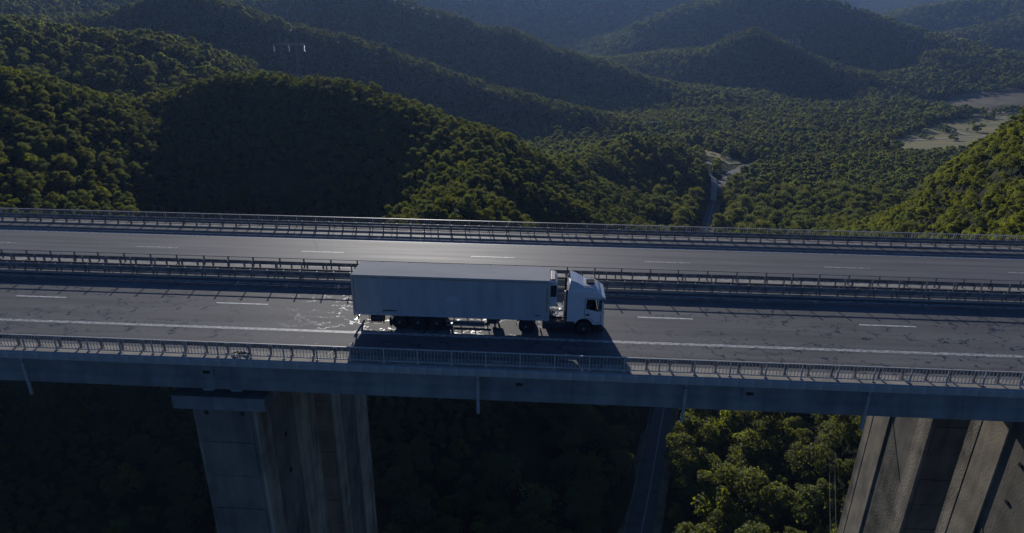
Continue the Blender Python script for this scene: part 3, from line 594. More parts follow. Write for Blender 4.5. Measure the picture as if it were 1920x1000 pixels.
ORD = ['first', 'second', 'third', 'fourth', 'fifth', 'sixth', 'seventh', 'eighth', 'ninth', 'tenth', 'eleventh', 'twelfth'] + [a + b for a, b in zip(('thir', 'four', 'fif', 'six', 'seven', 'eigh', 'nine'), ('teenth',) * 7)] + ['twentieth'] + ['twenty-' + a for a in ('first', 'second', 'third', 'fourth', 'fifth', 'sixth', 'seventh', 'eighth')]
for i in cand:
    i = int(i); k = int(tkind[i]); lab, grp = words[i]; mates = sorted(same[lab], key=lambda q: px[q])
    if len(mates) > 1: lab = (lab + ', ' + ORD[min(mates.index(i), 27)] + ' from left').replace(' wood left of the left pier', ' wood by left frame edge')
    t = thing('tree', lab, 'tree', (tx[i], ty[i], tz[i]), grp)
    t.scale = (tsc[i],) * 3; t.rotation_euler = (0, 0, trot[i])
    link('trunk', TRUNKS[k], t); c = link('crown', NEAR[k], t)
    PROTO.setdefault(k, c)

def forest(name, idx, meshes, label):
    """a wood too dense to count: points carrying instances of crown meshes"""
    me = bpy.data.meshes.new(name); me.from_pydata(np.c_[tx[idx], ty[idx], tz[idx] - 0.4 * tsc[idx]].tolist(), [], [])
    at = me.attributes.new('size', 'FLOAT', 'POINT'); at.data.foreach_set('value', tsc[idx].astype(np.float32))
    at = me.attributes.new('turn', 'FLOAT', 'POINT'); at.data.foreach_set('value', trot[idx].astype(np.float32))
    at = me.attributes.new('pick', 'INT', 'POINT'); at.data.foreach_set('value', tkind[idx].astype(np.int32))
    o = link(name, me); tag(o, label, 'forest', None, 'stuff')
    ng = bpy.data.node_groups.new(name, 'GeometryNodeTree')
    ng.interface.new_socket('Geometry', in_out='INPUT', socket_type='NodeSocketGeometry')
    ng.interface.new_socket('Geometry', in_out='OUTPUT', socket_type='NodeSocketGeometry')
    n, l = ng.nodes, ng.links
    gi = n.new('NodeGroupInput'); go = n.new('NodeGroupOutput')
    ip = n.new('GeometryNodeInstanceOnPoints'); ip.inputs['Pick Instance'].default_value = True
    j = n.new('GeometryNodeJoinGeometry')
    for me_ in reversed(meshes):
        oi = n.new('GeometryNodeObjectInfo'); oi.inputs['Object'].default_value = me_; oi.inputs['As Instance'].default_value = True
        l.new(oi.outputs['Geometry'], j.inputs[0])
    def attr(nm, ty_):
        a = n.new('GeometryNodeInputNamedAttribute'); a.data_type = ty_; a.inputs['Name'].default_value = nm; return a.outputs[0]
    cx = n.new('ShaderNodeCombineXYZ'); l.new(attr('turn', 'FLOAT'), cx.inputs[2])
    l.new(gi.outputs[0], ip.inputs['Points']); l.new(j.outputs[0], ip.inputs['Instance'])
    l.new(attr('pick', 'INT'), ip.inputs['Instance Index']); l.new(cx.outputs[0], ip.inputs['Rotation']); l.new(attr('size', 'FLOAT'), ip.inputs['Scale'])
    l.new(ip.outputs[0], go.inputs[0])
    md = o.modifiers.new('wood', 'NODES'); md.node_group = ng
    return o
near_src = []
for k in range(6):
    if k not in PROTO:
        i = int(np.argmin(np.where(chosen, 1e9, td) + np.where(inview & clear_, 0, 1e6)))
        t = thing('tree', KIND[k] + ' at the edge of the valley wood', 'tree', (tx[i], ty[i], tz[i])); t.scale = (tsc[i],) * 3
        link('trunk', TRUNKS[k], t); PROTO[k] = link('crown', NEAR[k], t); chosen[i] = True
    near_src.append(PROTO[k])
# six distant trees carry the lighter crowns that the far woods repeat
far_src = []
far_cand = np.where(~chosen & (td > 700) & (td < 760) & (px > 1300) & (px < 1640) & (py > 200))[0]
for k in range(6):
    i = far_cand[k * max(1, len(far_cand) // 7)]
    t = thing('tree', 'distant ' + KIND[k] + ' in the valley wood left of the meadow', 'tree', (tx[i], ty[i], tz[i]), 'distant valley trees')
    t.scale = (tsc[i],) * 3; far_src.append(link('crown', FAR[k], t)); link('trunk', TRUNKS[k], t); chosen[i] = True
rest = ~chosen
forest('valley_wood', np.where(rest & (td < 520))[0], near_src, 'broadleaf wood covering the valley and near hillsides around the viaduct')
forest('hillside_wood', np.where(rest & (td >= 520) & (td < 1300))[0], far_src, 'broadleaf wood covering the ridges and valley in the middle distance')
forest('distant_wood', np.where(rest & (td >= 1300))[0], far_src, 'hazy wood covering the distant hills')

# ------------------------------------------------------------------ viaduct
X0, X1 = -150.0, 150.0
viaduct = thing('viaduct', 'grey concrete motorway viaduct with two decks on deep girders', 'bridge')
MB().prism([(-3.6, -0.34), (-4.55, -0.28), (-4.55, 0.0), (10.9, 0.0), (10.9, -0.3), (9.9, -0.36), (8.9, -0.6), (-2.6, -0.6)], 'x', X0, X1).build('deck_slab', 'concrete', viaduct)
MB().prism([(12.0, -0.36), (11.1, -0.30), (11.1, 0.0), (23.1, 0.0), (23.1, -0.3), (22.2, -0.36), (21.2, -0.6), (13.0, -0.6)], 'x', X0, X1).build('deck_slab', 'concrete', viaduct)
def girder_prof(y, out):   # I-section with a thick lower flange; out = direction of the outer face
    return [(y, -0.6), (y + out * 0.0, -1.95), (y + out * 0.22, -2.2), (y + out * 0.22, -2.85), (y - out * 0.75, -2.85), (y - out * 0.75, -2.2), (y - out * 0.5, -1.95), (y - out * 0.5, -0.6)]
seglen = 12.16
k0 = int((X0 + 24.5) // seglen)
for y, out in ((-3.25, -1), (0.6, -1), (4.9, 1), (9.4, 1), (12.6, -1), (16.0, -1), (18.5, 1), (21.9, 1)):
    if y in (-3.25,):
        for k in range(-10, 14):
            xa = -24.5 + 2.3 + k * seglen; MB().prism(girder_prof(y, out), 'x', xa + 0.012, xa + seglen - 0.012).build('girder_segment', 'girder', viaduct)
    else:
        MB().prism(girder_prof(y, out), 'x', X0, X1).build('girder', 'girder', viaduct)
# web stiffeners and hatch plates on the outer girder
for xa in (-1.3, -22.0, 13.3, 33.5):
    MB().box(xa - 0.45, xa + 0.45, -3.36, -3.2, -2.0, -0.72).build('web_stiffener', 'girder', viaduct)
    MB().box(xa - 0.22, xa + 0.22, -3.42, -3.34, -1.75, -1.55).build('vent_plate', 'black', viaduct)
# edge beam in one metre precast panels
pan = MB().prism([(-4.80, -0.31), (-4.84, 0.11), (-4.80, 0.15), (-4.58, 0.15), (-4.58, -0.31)], 'x', 0.0, 0.985).mesh('edge_panel', 'concrete')
for k in range(-38, 38): link('edge_panel', pan, viaduct, (k * 1.0, rng.uniform(-.006, .006), rng.uniform(-.005, .005)))
mb = MB()
for k in list(range(-150, -38)) + list(range(38, 150)): mb.prism([(-4.80, -0.31), (-4.84, 0.11), (-4.80, 0.15), (-4.58, 0.15), (-4.58, -0.31)], 'x', k, k + 0.985)
mb.build('edge_panel_run', 'concrete', viaduct)['kind'] = 'stuff'
MB().prism([(23.1, -0.31), (23.1, 0.15), (23.32, 0.15), (23.36, -0.31)], 'x', X0, X1).build('edge_beam', 'concrete', viaduct)
# raised kerb strips
MB().prism([(-4.575, 0.004), (-4.575, 0.13), (-3.47, 0.12), (-3.42, 0.004)], 'x', X0, X1).build('kerb', 'kerb', viaduct)
MB().prism([(8.53, 0.004), (8.58, 0.14), (10.88, 0.14), (10.88, 0.004)], 'x', X0, X1).build('kerb', 'kerb', viaduct)
MB().prism([(11.12, 0.004), (11.12, 0.14), (11.55, 0.13), (11.60, 0.004)], 'x', X0, X1).build('kerb', 'kerb', viaduct)
MB().prism([(21.75, 0.004), (21.80, 0.13), (23.08, 0.14), (23.08, 0.004)], 'x', X0, X1).build('kerb', 'kerb', viaduct)
MB().box(X0, X1, 10.84, 11.16, 0.142, 0.17).build('joint_cover', 'kerb', viaduct)
# drain pipes hanging under the near edge
for x in (-34.0, -3.92, 9.12, 20.24, 32.0):
    p = MB().tube([(x, -4.0, -0.4), (x, -4.0, -3.5)], 0.105, 12).build('drain_pipe', 'pipe', viaduct, smooth=True)
    MB().lathe([(0.14, -1.02), (0.14, -0.94)], (x, -4.0, 0), 'z', 12).build('pipe_clip', 'steel', p)
# carriageways
for name, mat, ya, yb, lab in (('carriageway', 'asphalt_near', -3.42, 8.53, 'near carriageway of dark cracked asphalt'), ('carriageway', 'asphalt_far', 11.6, 21.78, 'far carriageway of smooth grey asphalt')):
    o = structure(sheet(np.linspace(X0, X1, 61), np.linspace(ya, yb, 7), 0.004).build(name, mat)); o['label'] = lab
    near = ya < 0
    lines = ((-0.16, 0.17, 'paint'), (7.84, 0.17, 'paint_worn')) if near else ((19.27, 0.17, 'paint'), (11.95, 0.13, 'paint_worn'))
    for y, w_, mt in lines: sheet(np.linspace(X0, X1, 41), [y - w_, y + w_] if w_ > 0.15 else [y - w_ / 2, y + w_ / 2], 0.009).build('edge_line', mt, o)
    off, ym = (-8.827, 3.85) if near else (9.2 - 15.871, 15.61)
    dm = sheet([0, 1.33, 2.67, 4.0], [-0.085, 0.085], 0.009).mesh('lane_dash', 'paint_fresh' if near else 'paint')
    for k in range(-9, 10):
        x = off + 15.871 * k
        if X0 < x < X1 - 5: link('lane_dash', dm, o, (x, ym, 0))

zz = [(-22.6, 19.1), (-22.45, 18.6), (-22.0, 18.3), (-22.1, 17.8), (-21.6, 17.4), (-21.75, 17.0), (-21.3, 16.6), (-21.35, 16.1), (-21.0, 15.7)]
sheet_v = [(x - .07, y, 0.0105) for x, y in zz] + [(x + .07, y, 0.0105) for x, y in zz]
MAT['tar'] = pbr('crack_sealant', (0.02, 0.02, 0.021), 0.28)
MB().add(sheet_v, [(i, i + 1, len(zz) + i + 1, len(zz) + i) for i in range(len(zz) - 1)]).build('sealed_crack', 'tar', o)

# piers: a hollow rectangular shaft per deck, with raised flange strips and panels down its flanks
def pier(x, y, label):
    zb = min(g1(x + dx, y + dy) for dx in (0, 4.6) for dy in (-5, 5)) - 3
    t = thing('bridge_pier', label, 'bridge pier', (x, y, zb), 'tall concrete viaduct piers'); H = -5.3 - zb
    def bx(nm, mt, x0, x1, y0, y1, z0, z1):
        return MB().box(x0, x1, y0, y1, z0, z1).build(nm, mt, t)
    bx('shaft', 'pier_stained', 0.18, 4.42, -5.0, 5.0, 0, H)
    for side, sx in ((0, -1), (1, 1)):
        x_in = 0.20 if side == 0 else 4.40
        def slab(nm, mt, y0, y1, d):
            a, b = (x_in - d, x_in - 0.003 + 0.02) if side == 0 else (x_in + 0.003 - 0.02, x_in + d)
            return bx(nm, mt, a, b, y0, y1, 0.2, H - 0.02)
        slab('flange_strip', 'pier_rough', 3.9, 5.02, 0.20)
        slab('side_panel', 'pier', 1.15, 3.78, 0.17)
        slab('flange_strip', 'pier_rough', -5.02, -3.2, 0.20)
        bx('corner_fillet', 'pier', *( (0.10, 0.19) if side == 0 else (4.41, 4.50)), -3.2, -3.05, 0.2, H - 0.02)
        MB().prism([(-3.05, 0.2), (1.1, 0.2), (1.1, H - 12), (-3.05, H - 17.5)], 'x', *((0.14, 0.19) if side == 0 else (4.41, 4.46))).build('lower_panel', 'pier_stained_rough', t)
        for zz in (H - 5.5, H - 9.0):
            xx = (0.10, 0.20) if side == 0 else (4.40, 4.50)
            bx('vent_hole_cover', 'black', *xx, -0.9, -0.6, zz, zz + 0.3)
    # construction lifts: slightly proud bands every 3 m on the end faces
    k = 0
    while k * 3.0 < H - 1.0:
        z0 = max(0.05, H - 3.0 * (k + 1)); z1 = H - 3.0 * k - 0.09
        MB().box(0.45, 4.15, -5.05 - 0.05 * (k % 2), -4.98, z0, z1).build('concrete_lift', 'pier_stained', t); k += 1  # front bands get the darker concrete, shade put into their colour
        if k > 16: break
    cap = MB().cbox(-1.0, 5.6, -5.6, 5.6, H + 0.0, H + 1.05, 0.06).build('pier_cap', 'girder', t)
    for yy in (-4.4, -1.3, 1.6, 4.4):
        for xx in (1.3, 3.3):
            MB().cbox(xx - 0.4, xx + 0.4, yy - 0.4, yy + 0.4, H + 1.05, H + 2.4, 0.03).build('bearing_plinth', 'concrete', t)
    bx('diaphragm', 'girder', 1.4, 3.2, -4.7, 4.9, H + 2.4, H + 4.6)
    for xx in (1.0, 3.6):
        bx('inspection_recess', 'black', xx - 0.15, xx + 0.15, -5.08, -5.04, H - 0.75, H - 0.45)
pier(-24.5, 3.2, 'left concrete pier under the near deck, with wide cap')
pier(-24.5, 17.8, 'left concrete pier under the far deck, behind the near pier')
pier(36.3, 3.4, 'right concrete pier under the near deck, at the picture edge')
pier(36.3, 17.8, 'right sunlit concrete pier under the far deck')

# ------------------------------------------------------------------ barriers and railings
def wbeam(y, z, h, face):   # W-profile strip, face = +1 faces +Y
    d = 0.08 * face
    p = [(y, z), (y + d, z + h * .18), (y + d, z + h * .32), (y, z + h * .5), (y + d, z + h * .68), (y + d, z + h * .82), (y, z + h)]
    return p + [(y - 0.035 * face, z + h), (y - 0.035 * face, z + h - .03)] + [(a - 0.012 * face, b) for a, b in reversed(p[:-1])]
def beams(t, prof, name='beam', step=4.2, x0=-63, x1=63):
    me = MB().prism(prof, 'x', 0, step - 0.015).mesh(name, 'steel')
    x = x0
    while x < x1: link(name, me, t, (x, 0, 0)); x += step
def posts(t, me, name, xs, y=0.0, z=0.0):
    for x in xs: link(name, me, t, (x, y, z))
def sigma(w_=0.05, d_=0.07, h=0.8): return MB().box(-w_, w_, -d_, d_, 0, h)
# near edge guardrail (its back towards the camera)
t = thing('guardrail', 'steel guardrail between the near carriageway and the near railing', 'guardrail', (0, 0, 0), 'steel guardrails of the motorway')
beams(t, wbeam(-3.72, 0.50, 0.34, 1))
pm = sigma(0.055, 0.06, 0.70).add(*(lambda v, f: (v, f))([(-.12, -.06, 0.40), (.12, -.06, 0.40), (.2, .06, 0.60), (-.2, .06, 0.60), (-.12, -.06, 0.70), (.12, -.06, 0.70), (.2, .06, 0.70), (-.2, .06, 0.70)], [(0, 1, 2, 3), (4, 5, 6, 7), (0, 1, 5, 4), (1, 2, 6, 5), (2, 3, 7, 6), (3, 0, 4, 7)])).mesh('post', 'steel')
posts(t, pm, 'post', np.arange(-48, 42, 1.4), -3.83, 0.12)
pl = MB().cbox(-.14, .14, -.11, .11, 0, .03, .008).mesh('base_plate', 'steel'); posts(t, pl, 'base_plate', np.arange(-48, 42, 1.4), -3.83, 0.125)
# median double-sided barrier of the near carriageway, tall posts carry a pipe
t = thing('guardrail', 'double sided median guardrail with tall capped posts and a pipe on top', 'guardrail', (0, 0, 0), 'steel guardrails of the motorway')
beams(t, wbeam(8.52, 0.54, 0.34, -1)); beams(t, wbeam(9.08, 0.56, 0.32, 1)); beams(t, wbeam(9.08, 0.27, 0.27, 1), 'lower_beam')
posts(t, MB().box(-.04, .04, -.05, .05, 0, 1.33).mesh('tall_post', 'steel'), 'tall_post', np.arange(-62, 62, 2.08) + 0.55, 8.85, 0.12)
posts(t, MB().lathe([(0.0, 0.09), (0.06, 0.06), (0.07, 0.0)], (0, 0, 0), 'z', 8).mesh('post_cap', 'steel'), 'post_cap', np.arange(-62, 62, 2.08) + 0.55, 8.85, 1.45)
posts(t, MB().box(-.05, .05, -.29, .20, 0.44, 0.70).box(-.05, .05, -.05, .05, 0, .60).mesh('spacer_post', 'steel'), 'spacer_post', np.arange(-62, 62, 1.4), 8.80, 0.12)
MB().tube([(-63, 8.85, 1.30), (63, 8.85, 1.30)], 0.045, 8).build('top_pipe', 'steel', t, smooth=True)
# median guardrail of the far carriageway
t = thing('guardrail', 'median guardrail along the left edge of the far carriageway, seen from behind', 'guardrail', (0, 0, 0), 'steel guardrails of the motorway')
beams(t, wbeam(10.85, 0.50, 0.30, 1))
posts(t, MB().box(-.05, .05, -.06, .10, 0.0, 0.62).box(-.05, .05, .1, .16, .32, .62).mesh('post', 'steel'), 'post', np.arange(-66, 66, 1.38) + 0.3, 10.74, 0.14)
t = thing('pipe_rail', 'thin pipe rail on tall posts behind the median guardrail', 'rail')
xs = []; x = -66.0
while x < 66: xs.append(x); x += rng.uniform(2.1, 2.45)
posts(t, MB().cbox(-.055, .055, -.05, .05, 0, .86, .012).mesh('post', 'steel'), 'post', xs, 11.24, 0.14)
MB().tube([(-66, 11.24, .93), (66, 11.24, .93)], 0.028, 8).build('pipe', 'steel', t, smooth=True)
# outer guardrail of the far carriageway: two stacked rails
t = thing('guardrail', 'tall double rail guardrail along the far edge of the far carriageway', 'guardrail', (0, 0, 0), 'steel guardrails of the motorway')
beams(t, wbeam(21.95, 0.42, 0.25, -1)); beams(t, wbeam(21.95, 0.70, 0.25, -1))
posts(t, MB().box(-.05, .05, .0, .14, 0, .82).cbox(-.14, .14, -.05, .2, 0, .03, .006).mesh('post', 'steel'), 'post', np.arange(-74, 74, 1.4) + 0.2, 21.97, 0.125)
# railings
def railing(label, y, z, x0, x1, post_step, off, nb0, nb1, bal_step, ht, extra):
    t = thing('railing', label, 'railing', (0, y, z), 'bridge edge railings')
    MB().cbox(x0, x1, -.05, .05, ht - .05, ht, .012).build('top_rail', 'rail_paint', t)
    MB().box(x0, x1, -.03, .03, 0.10, 0.16).build('bottom_rail', 'rail_paint', t)
    px_ = np.arange(x0 + off, x1, post_step)
    pm = MB().box(-.04, .04, -.035, .035, 0, ht - .052).cbox(-.1, .1, -.08, .08, 0.0, .03, .006).mesh('post', 'rail_paint')
    posts(t, pm, 'post', px_)
    bm_ = MB().box(-.012, .012, -.012, .012, 0.161, ht - .051).mesh('baluster', 'rail_paint')
    mb = MB(); n = 0
    for a in px_:
        for j in range(1, int(round(post_step / bal_step))):
            xx = a + j * post_step / round(post_step / bal_step)
            if nb0 <= xx <= nb1 and n < 300: link('baluster', bm_, t, (xx, 0, 0)); n += 1
            else: mb.box(xx - .012, xx + .012, -.012, .012, 0.161, ht - .051)
    mb.build('baluster_row', 'rail_paint', t)['kind'] = 'stuff'
railing('long steel railing with thin balusters along the near edge of the viaduct', -4.32, 0.135, -70, 70, 2.13, 0.6, -35, 27.5, 0.213, 1.02, 0)
railing('long steel railing with thin balusters along the far edge of the viaduct', 22.88, 0.14, -80, 80, 2.0, 0.3, -22, 42, 0.2, 1.06, 0)
# a bundle of debris lying on the walkway
t = thing('debris_pile', 'small heap of rags and branches lying behind the near railing', 'debris', (-19.0, -4.0, 0.13))
for k in range(7):
    a = k * 0.9; MB().tube([(math.cos(a) * .1 - .2, math.sin(a) * .1, .04), (math.cos(a) * .3, math.sin(a) * .12, .1 + .03 * k), (math.cos(a) * .75, math.sin(a) * .16, .05)], [.03, .045, .02], 6).build('stick', 'black', t)

# ------------------------------------------------------------------ the lorry
TR = thing('semi_truck', 'white articulated lorry with refrigerated box trailer driving right on the near carriageway', 'truck', (0, 0.578, 0.004))
def part(mb, name, mat, parent=None, smooth=False): return mb.build(name, mat, parent or TR, smooth=smooth)
TX0, TX1, WY = -13.09, 0.50, 2.6
zbt, ztp = 1.12, 4.0
box = part(MB().cbox(TX0 + .06, TX1 - .05, 0.03, WY - .03, zbt, ztp - .03, .02), 'trailer_box', 'trailer_white')
part(MB().cbox(TX0 + .02, TX1 - .0, 0.0, WY, ztp - .035, ztp, .015), 'trailer_roof', 'trailer_roof')
for nm, a in (('top_rail', (TX0, TX1, -.004, .05, ztp - .13, ztp - .037)), ('top_rail', (TX0, TX1, WY - .05, WY + .004, ztp - .13, ztp - .037)),
              ('bottom_rail', (TX0, TX1, -.004, .06, zbt - .10, zbt + .06)), ('bottom_rail', (TX0, TX1, WY - .06, WY + .004, zbt - .10, zbt + .06)),
              ('rear_post', (TX0, TX0 + .13, -.008, .08, zbt + .06, ztp - .13)), ('rear_post', (TX0, TX0 + .13, WY - .08, WY + .008, zbt + .06, ztp - .13)),
              ('front_post', (TX1 - .13, TX1 + .01, -.008, .08, zbt + .06, ztp - .13)), ('front_post', (TX1 - .13, TX1 + .01, WY - .08, WY + .008, zbt + .06, ztp - .13))):
    part(MB().cbox(*a, .012), nm, 'frame_grey')
for k in range(2): d = part(MB().cbox(TX0 - .03, TX0 + .05, .1 + k * 1.21, 1.29 + k * 1.21, zbt + .07, ztp - .14, .02), 'rear_door', 'trailer_white'); part(MB().tube([(TX0 - .06, .35 + k * 1.9, zbt + .1), (TX0 - .06, .35 + k * 1.9, ztp - .2)], .02, 6), 'lock_bar', 'alu', d)
part(MB().box(TX0 + .16, TX1 - .16, .0265, .033, ztp - .205, ztp - .15), 'contour_tape', 'tape')
part(MB().box(TX0 + .15, TX0 + .20, .0265, .033, zbt + .2, ztp - .22), 'contour_tape', 'tape')
part(MB().box(TX1 - .22, TX1 - .16, .0265, .033, zbt + .55, ztp - .55), 'contour_tape', 'tape')
# half-disc emblem on the side
c0 = (-6.13, zbt + 1.08)
prof = [(c0[0] + .47 * math.cos(math.pi * k / 20), c0[1] + .47 * math.sin(math.pi * k / 20)) for k in range(21)]
part(MB().prism(prof, 'y', .024, .0292), 'half_disc_emblem', 'emblem')
part(MB().box(-11.02, -10.05, .024, .031, 1.34, 1.43), 'dark_plate', 'black')
part(MB().box(-.45, -.10, .024, .031, 1.36, 1.42), 'maker_plate', 'black')
for k in range(1, 11):
    x = TX0 + k * (TX1 - TX0) / 11
    for y in (.0255, WY - .0355): part(MB().box(x - .012, x + .012, y, y + .010, zbt + .07, ztp - .22), 'panel_joint', 'frame_grey')
# underframe
for y in (.85, 1.75): part(MB().prism([(y - .07, .80), (y + .07, .80), (y + .07, .83), (y + .015, .83), (y + .015, 1.05), (y + .07, 1.05), (y + .07, 1.08), (y - .07, 1.08)], 'x', -12.7, .1), 'chassis_rail', 'chassis')
for x in np.arange(-12.4, .2, 1.2): part(MB().box(x, x + .06, .08, 2.52, .97, 1.06), 'cross_member', 'chassis')
def wheel(x, y, r, w_, side, dual=False):
    c = (0, 0, 0)
    o = thing_part('wheel', (x, y, r))
    tw = w_
    MB().lathe([(r * .56, -tw / 2), (r * .92, -tw / 2), (r, -tw * .34), (r, tw * .34), (r * .92, tw / 2), (r * .56, tw / 2)], c, 'y', 28).build('tyre', 'rubber', o, smooth=True)
    s = side
    MB().lathe([(r * .57, -.02 * s + s * -tw * .3), (r * .57, s * -tw * .48), (r * .5, s * -tw * .46), (r * .36, s * -tw * .18), (r * .24, s * -tw * .2), (r * .2, s * -tw * .5), (0.0, s * -tw * .52)], c, 'y', 24).build('rim', 'rim', o, smooth=True)
    bolts = MB()
    for k in range(10):
        a = k * .628; bolts.cbox(math.cos(a) * r * .3 - .02, math.cos(a) * r * .3 + .02, -s * tw * .26 - .02, -s * tw * .26 + .02, math.sin(a) * r * .3 - .02, math.sin(a) * r * .3 + .02, .006)
    bolts.build('wheel_nuts', 'alu', o)
def thing_part(name, loc):
    o = bpy.data.objects.new(name, None); COL.objects.link(o); o.location = loc; o.parent = TR; o.empty_display_size = .2; return o
for x in (-9.9, -8.58, -7.26):
    for y, s in ((.20, 1), (2.4, -1)): wheel(x, y, .53, .38, s)
    part(MB().tube([(x, .2, .53), (x, 2.4, .53)], .07, 8), 'axle', 'chassis')
    for y in (.05, 2.1):
        prof = [(x + .60 * math.cos(R(a)), .55 + .60 * math.sin(R(a))) for a in range(15, 166, 15)]
        prof += [(x + .57 * math.cos(R(a)), .55 + .57 * math.sin(R(a))) for a in range(165, 14, -15)]
        part(MB().prism(prof, 'y', y, y + .45), 'mudguard', 'black')
for y in (.05, 2.2):
    part(MB().box(-10.6, -10.55, y, y + .4, .2, .75), 'mud_flap', 'black')
    part(MB().box(-6.72, -6.62, y, y + .4, .55, 1.05), 'mud_flap', 'black')
part(MB().box(-10.4, -6.72, .62, 2.0, .55, 1.02).box(-10.45, -6.66, .03, .62, .98, 1.10).box(-10.45, -6.66, 2.0, 2.57, .98, 1.10), 'suspension_frame', 'chassis')
# side guards both sides
for y in (.02, 2.53):
    g = thing_part('side_guard', (0, y, 0))
    for z0 in (.40, .68): MB().box(-6.6, -3.95, 0, .045, z0, z0 + .12).build('rail', 'alu', g)
    for x in (-6.05, -5.1, -4.15): MB().box(x - .035, x + .035, .046, .10, .38, 1.05).build('post', 'chassis', g)
    part(MB().cbox(-3.78, -3.05, y + (.0 if y < 1 else -.45), y + (.5 if y < 1 else .05), .62, 1.02, .08), 'stowage_box', 'chassis')
    part(MB().box(-3.3, -3.18, y + (.35 if y < 1 else -.3), y + (.47 if y < 1 else -.18), .12, 1.05).cbox(-3.42, -3.06, y + (.28 if y < 1 else -.38), y + (.54 if y < 1 else -.12), .08, .13, .01), 'landing_leg', 'chassis')
part(MB().tube([(-11.9, .25, .72), (-11.0, .25, .72)], .3, 16), 'air_tank', 'chassis', smooth=True)
sw_ = part(MB().tube([(-12.0, .06, .98), (-12.0, .06, .42), (-10.95, .06, .42), (-10.95, .06, .98)], .025, 6), 'tank_cradle', 'chassis')
part(MB().box(TX0 + .05, TX0 + .15, .1, 2.5, .42, .54), 'underrun_bar', 'alu')
for y in (.5, 2.0): part(MB().box(TX0 + .1, TX0 + .2, y, y + .08, .54, 1.06), 'underrun_bracket', 'chassis')
for y in (.12, 2.3):
    part(MB().box(TX0 - .01, TX0 + .06, y, y + .2, .86, .98), 'tail_lamp', 'amber')
part(MB().box(-10.5, -10.45, .02, .3, .15, .6), 'rear_flap', 'black')
for x in (-12.2, -9.24, -7.9, -5.6, -2.2): part(MB().box(x, x + .09, -.007, .0, zbt - .06, zbt - .02), 'side_marker_lamp', 'amber')
# refrigeration unit on the front wall
u = part(MB().prism([(TX1 + .02, 1.98), (TX1 + .42, 2.02), (TX1 + .50, 2.2), (TX1 + .52, 3.5), (TX1 + .44, 3.78), (TX1 + .2, 3.86), (TX1 + .02, 3.86)], 'y', .28, 2.32), 'refrigeration_unit', 'white')
for k in range(9): MB().box(TX1 + .08, TX1 + .44, .262, .282, 2.78 + k * .085, 2.82 + k * .085).build('grille_slat', 'black', u)
MB().box(TX1 + .06, TX1 + .46, .271, .279, 2.72, 3.56).build('grille_backing', 'black', u)
MB().box(TX1 + .521, TX1 + .535, .5, 2.1, 2.3, 3.3).build('front_grille', 'black', u)
MB().cbox(TX1 + .05, TX1 + .35, .5, 2.1, 3.861, 3.93, .02).build('fan_shroud', 'black', u)
# tractor: wheels, frame, tanks
for y, s in ((.17, 1), (2.43, -1)): wheel(2.89, y, .51, .32, s)
for y, s in ((.18, 1), (.52, 1), (2.08, -1), (2.42, -1)): wheel(-1.07, y, .51, .30, s)
part(MB().tube([(-1.07, .2, .51), (-1.07, 2.4, .51)], .1, 8), 'drive_axle', 'chassis')
part(MB().cbox(-1.3, -.85, 1.05, 1.55, .33, .72, .12), 'differential', 'chassis')
for y in (.85, 1.65): part(MB().box(-2.1, 4.0, y, y + .09, .68, .95), 'tractor_rail', 'chassis')
part(MB().lathe([(.0, 1.10), (.55, 1.09), (.6, 1.02), (.55, .98), (0, .98)], (-1.0, 1.3, 0), 'z', 20), 'coupling_plate', 'steel')
for y in (.0, 2.1): part(MB().prism([(-1.75, .55), (-1.70, .95), (-1.45, 1.09), (-.70, 1.09), (-.45, .95), (-.40, .55), (-.43, .55), (-.48, .92), (-.72, 1.06), (-1.43, 1.06), (-1.67, .92), (-1.72, .55)], 'y', y, y + .5), 'drive_mudguard', 'black')
part(MB().cbox(.05, 1.65, .04, .62, .36, .98, .12), 'fuel_tank', 'chassis', smooth=True)
part(MB().cbox(.05, 1.65, 1.98, 2.56, .36, .98, .12), 'fuel_tank', 'chassis', smooth=True)
part(MB().box(-.30, -.2, -.01, .02, .72, .80), 'side_marker_lamp', 'amber')
part(MB().box(1.55, 1.62, .01, .035, .98, 1.05), 'side_marker_lamp', 'amber')
part(MB().box(.35, 1.65, .8, 1.8, .96, 1.0), 'catwalk_plate', 'chassis')
for k, (x, z) in enumerate(((.75, 1.25), (.95, 1.45), (1.15, 1.3))):
    part(MB().tube([(TX1 + .03, 1.0 + .2 * k, 1.55), (x, .8 + .22 * k, z - .15), (x + .25, .9 + .2 * k, z - .2), (1.62, 1.0 + .2 * k, 1.75)], .02, 6), 'air_hose', 'alu')
cl = random.Random(3)
for k in range(9):
    x, y, z = cl.uniform(.62, 1.45), cl.uniform(.35, 1.9), cl.uniform(1.02, 1.5)
    if k % 3 == 0: part(MB().cbox(x - .12, x + .12, y - .1, y + .1, z - .08, z + .08, .02), 'valve_block', ('steel', 'alu', 'black')[k // 3])
    else: part(MB().tube([(x, y, z), (x + cl.uniform(-.3, .3), y + .3, z + cl.uniform(-.1, .15)), (x + cl.uniform(-.4, .2), y + .7, z + cl.uniform(-.1, .1))], .018, 6), 'air_line', ('alu', 'chassis')[k % 2])
part(MB().tube([(1.55, .5, .98), (1.55, .5, 3.1)], .07, 10), 'exhaust_stack', 'alu', smooth=True)
part(MB().box(1.50, 1.62, .3, 2.3, 1.15, 1.22).box(1.50, 1.62, .4, 2.2, 1.5, 1.55), 'rear_bracket', 'steel')
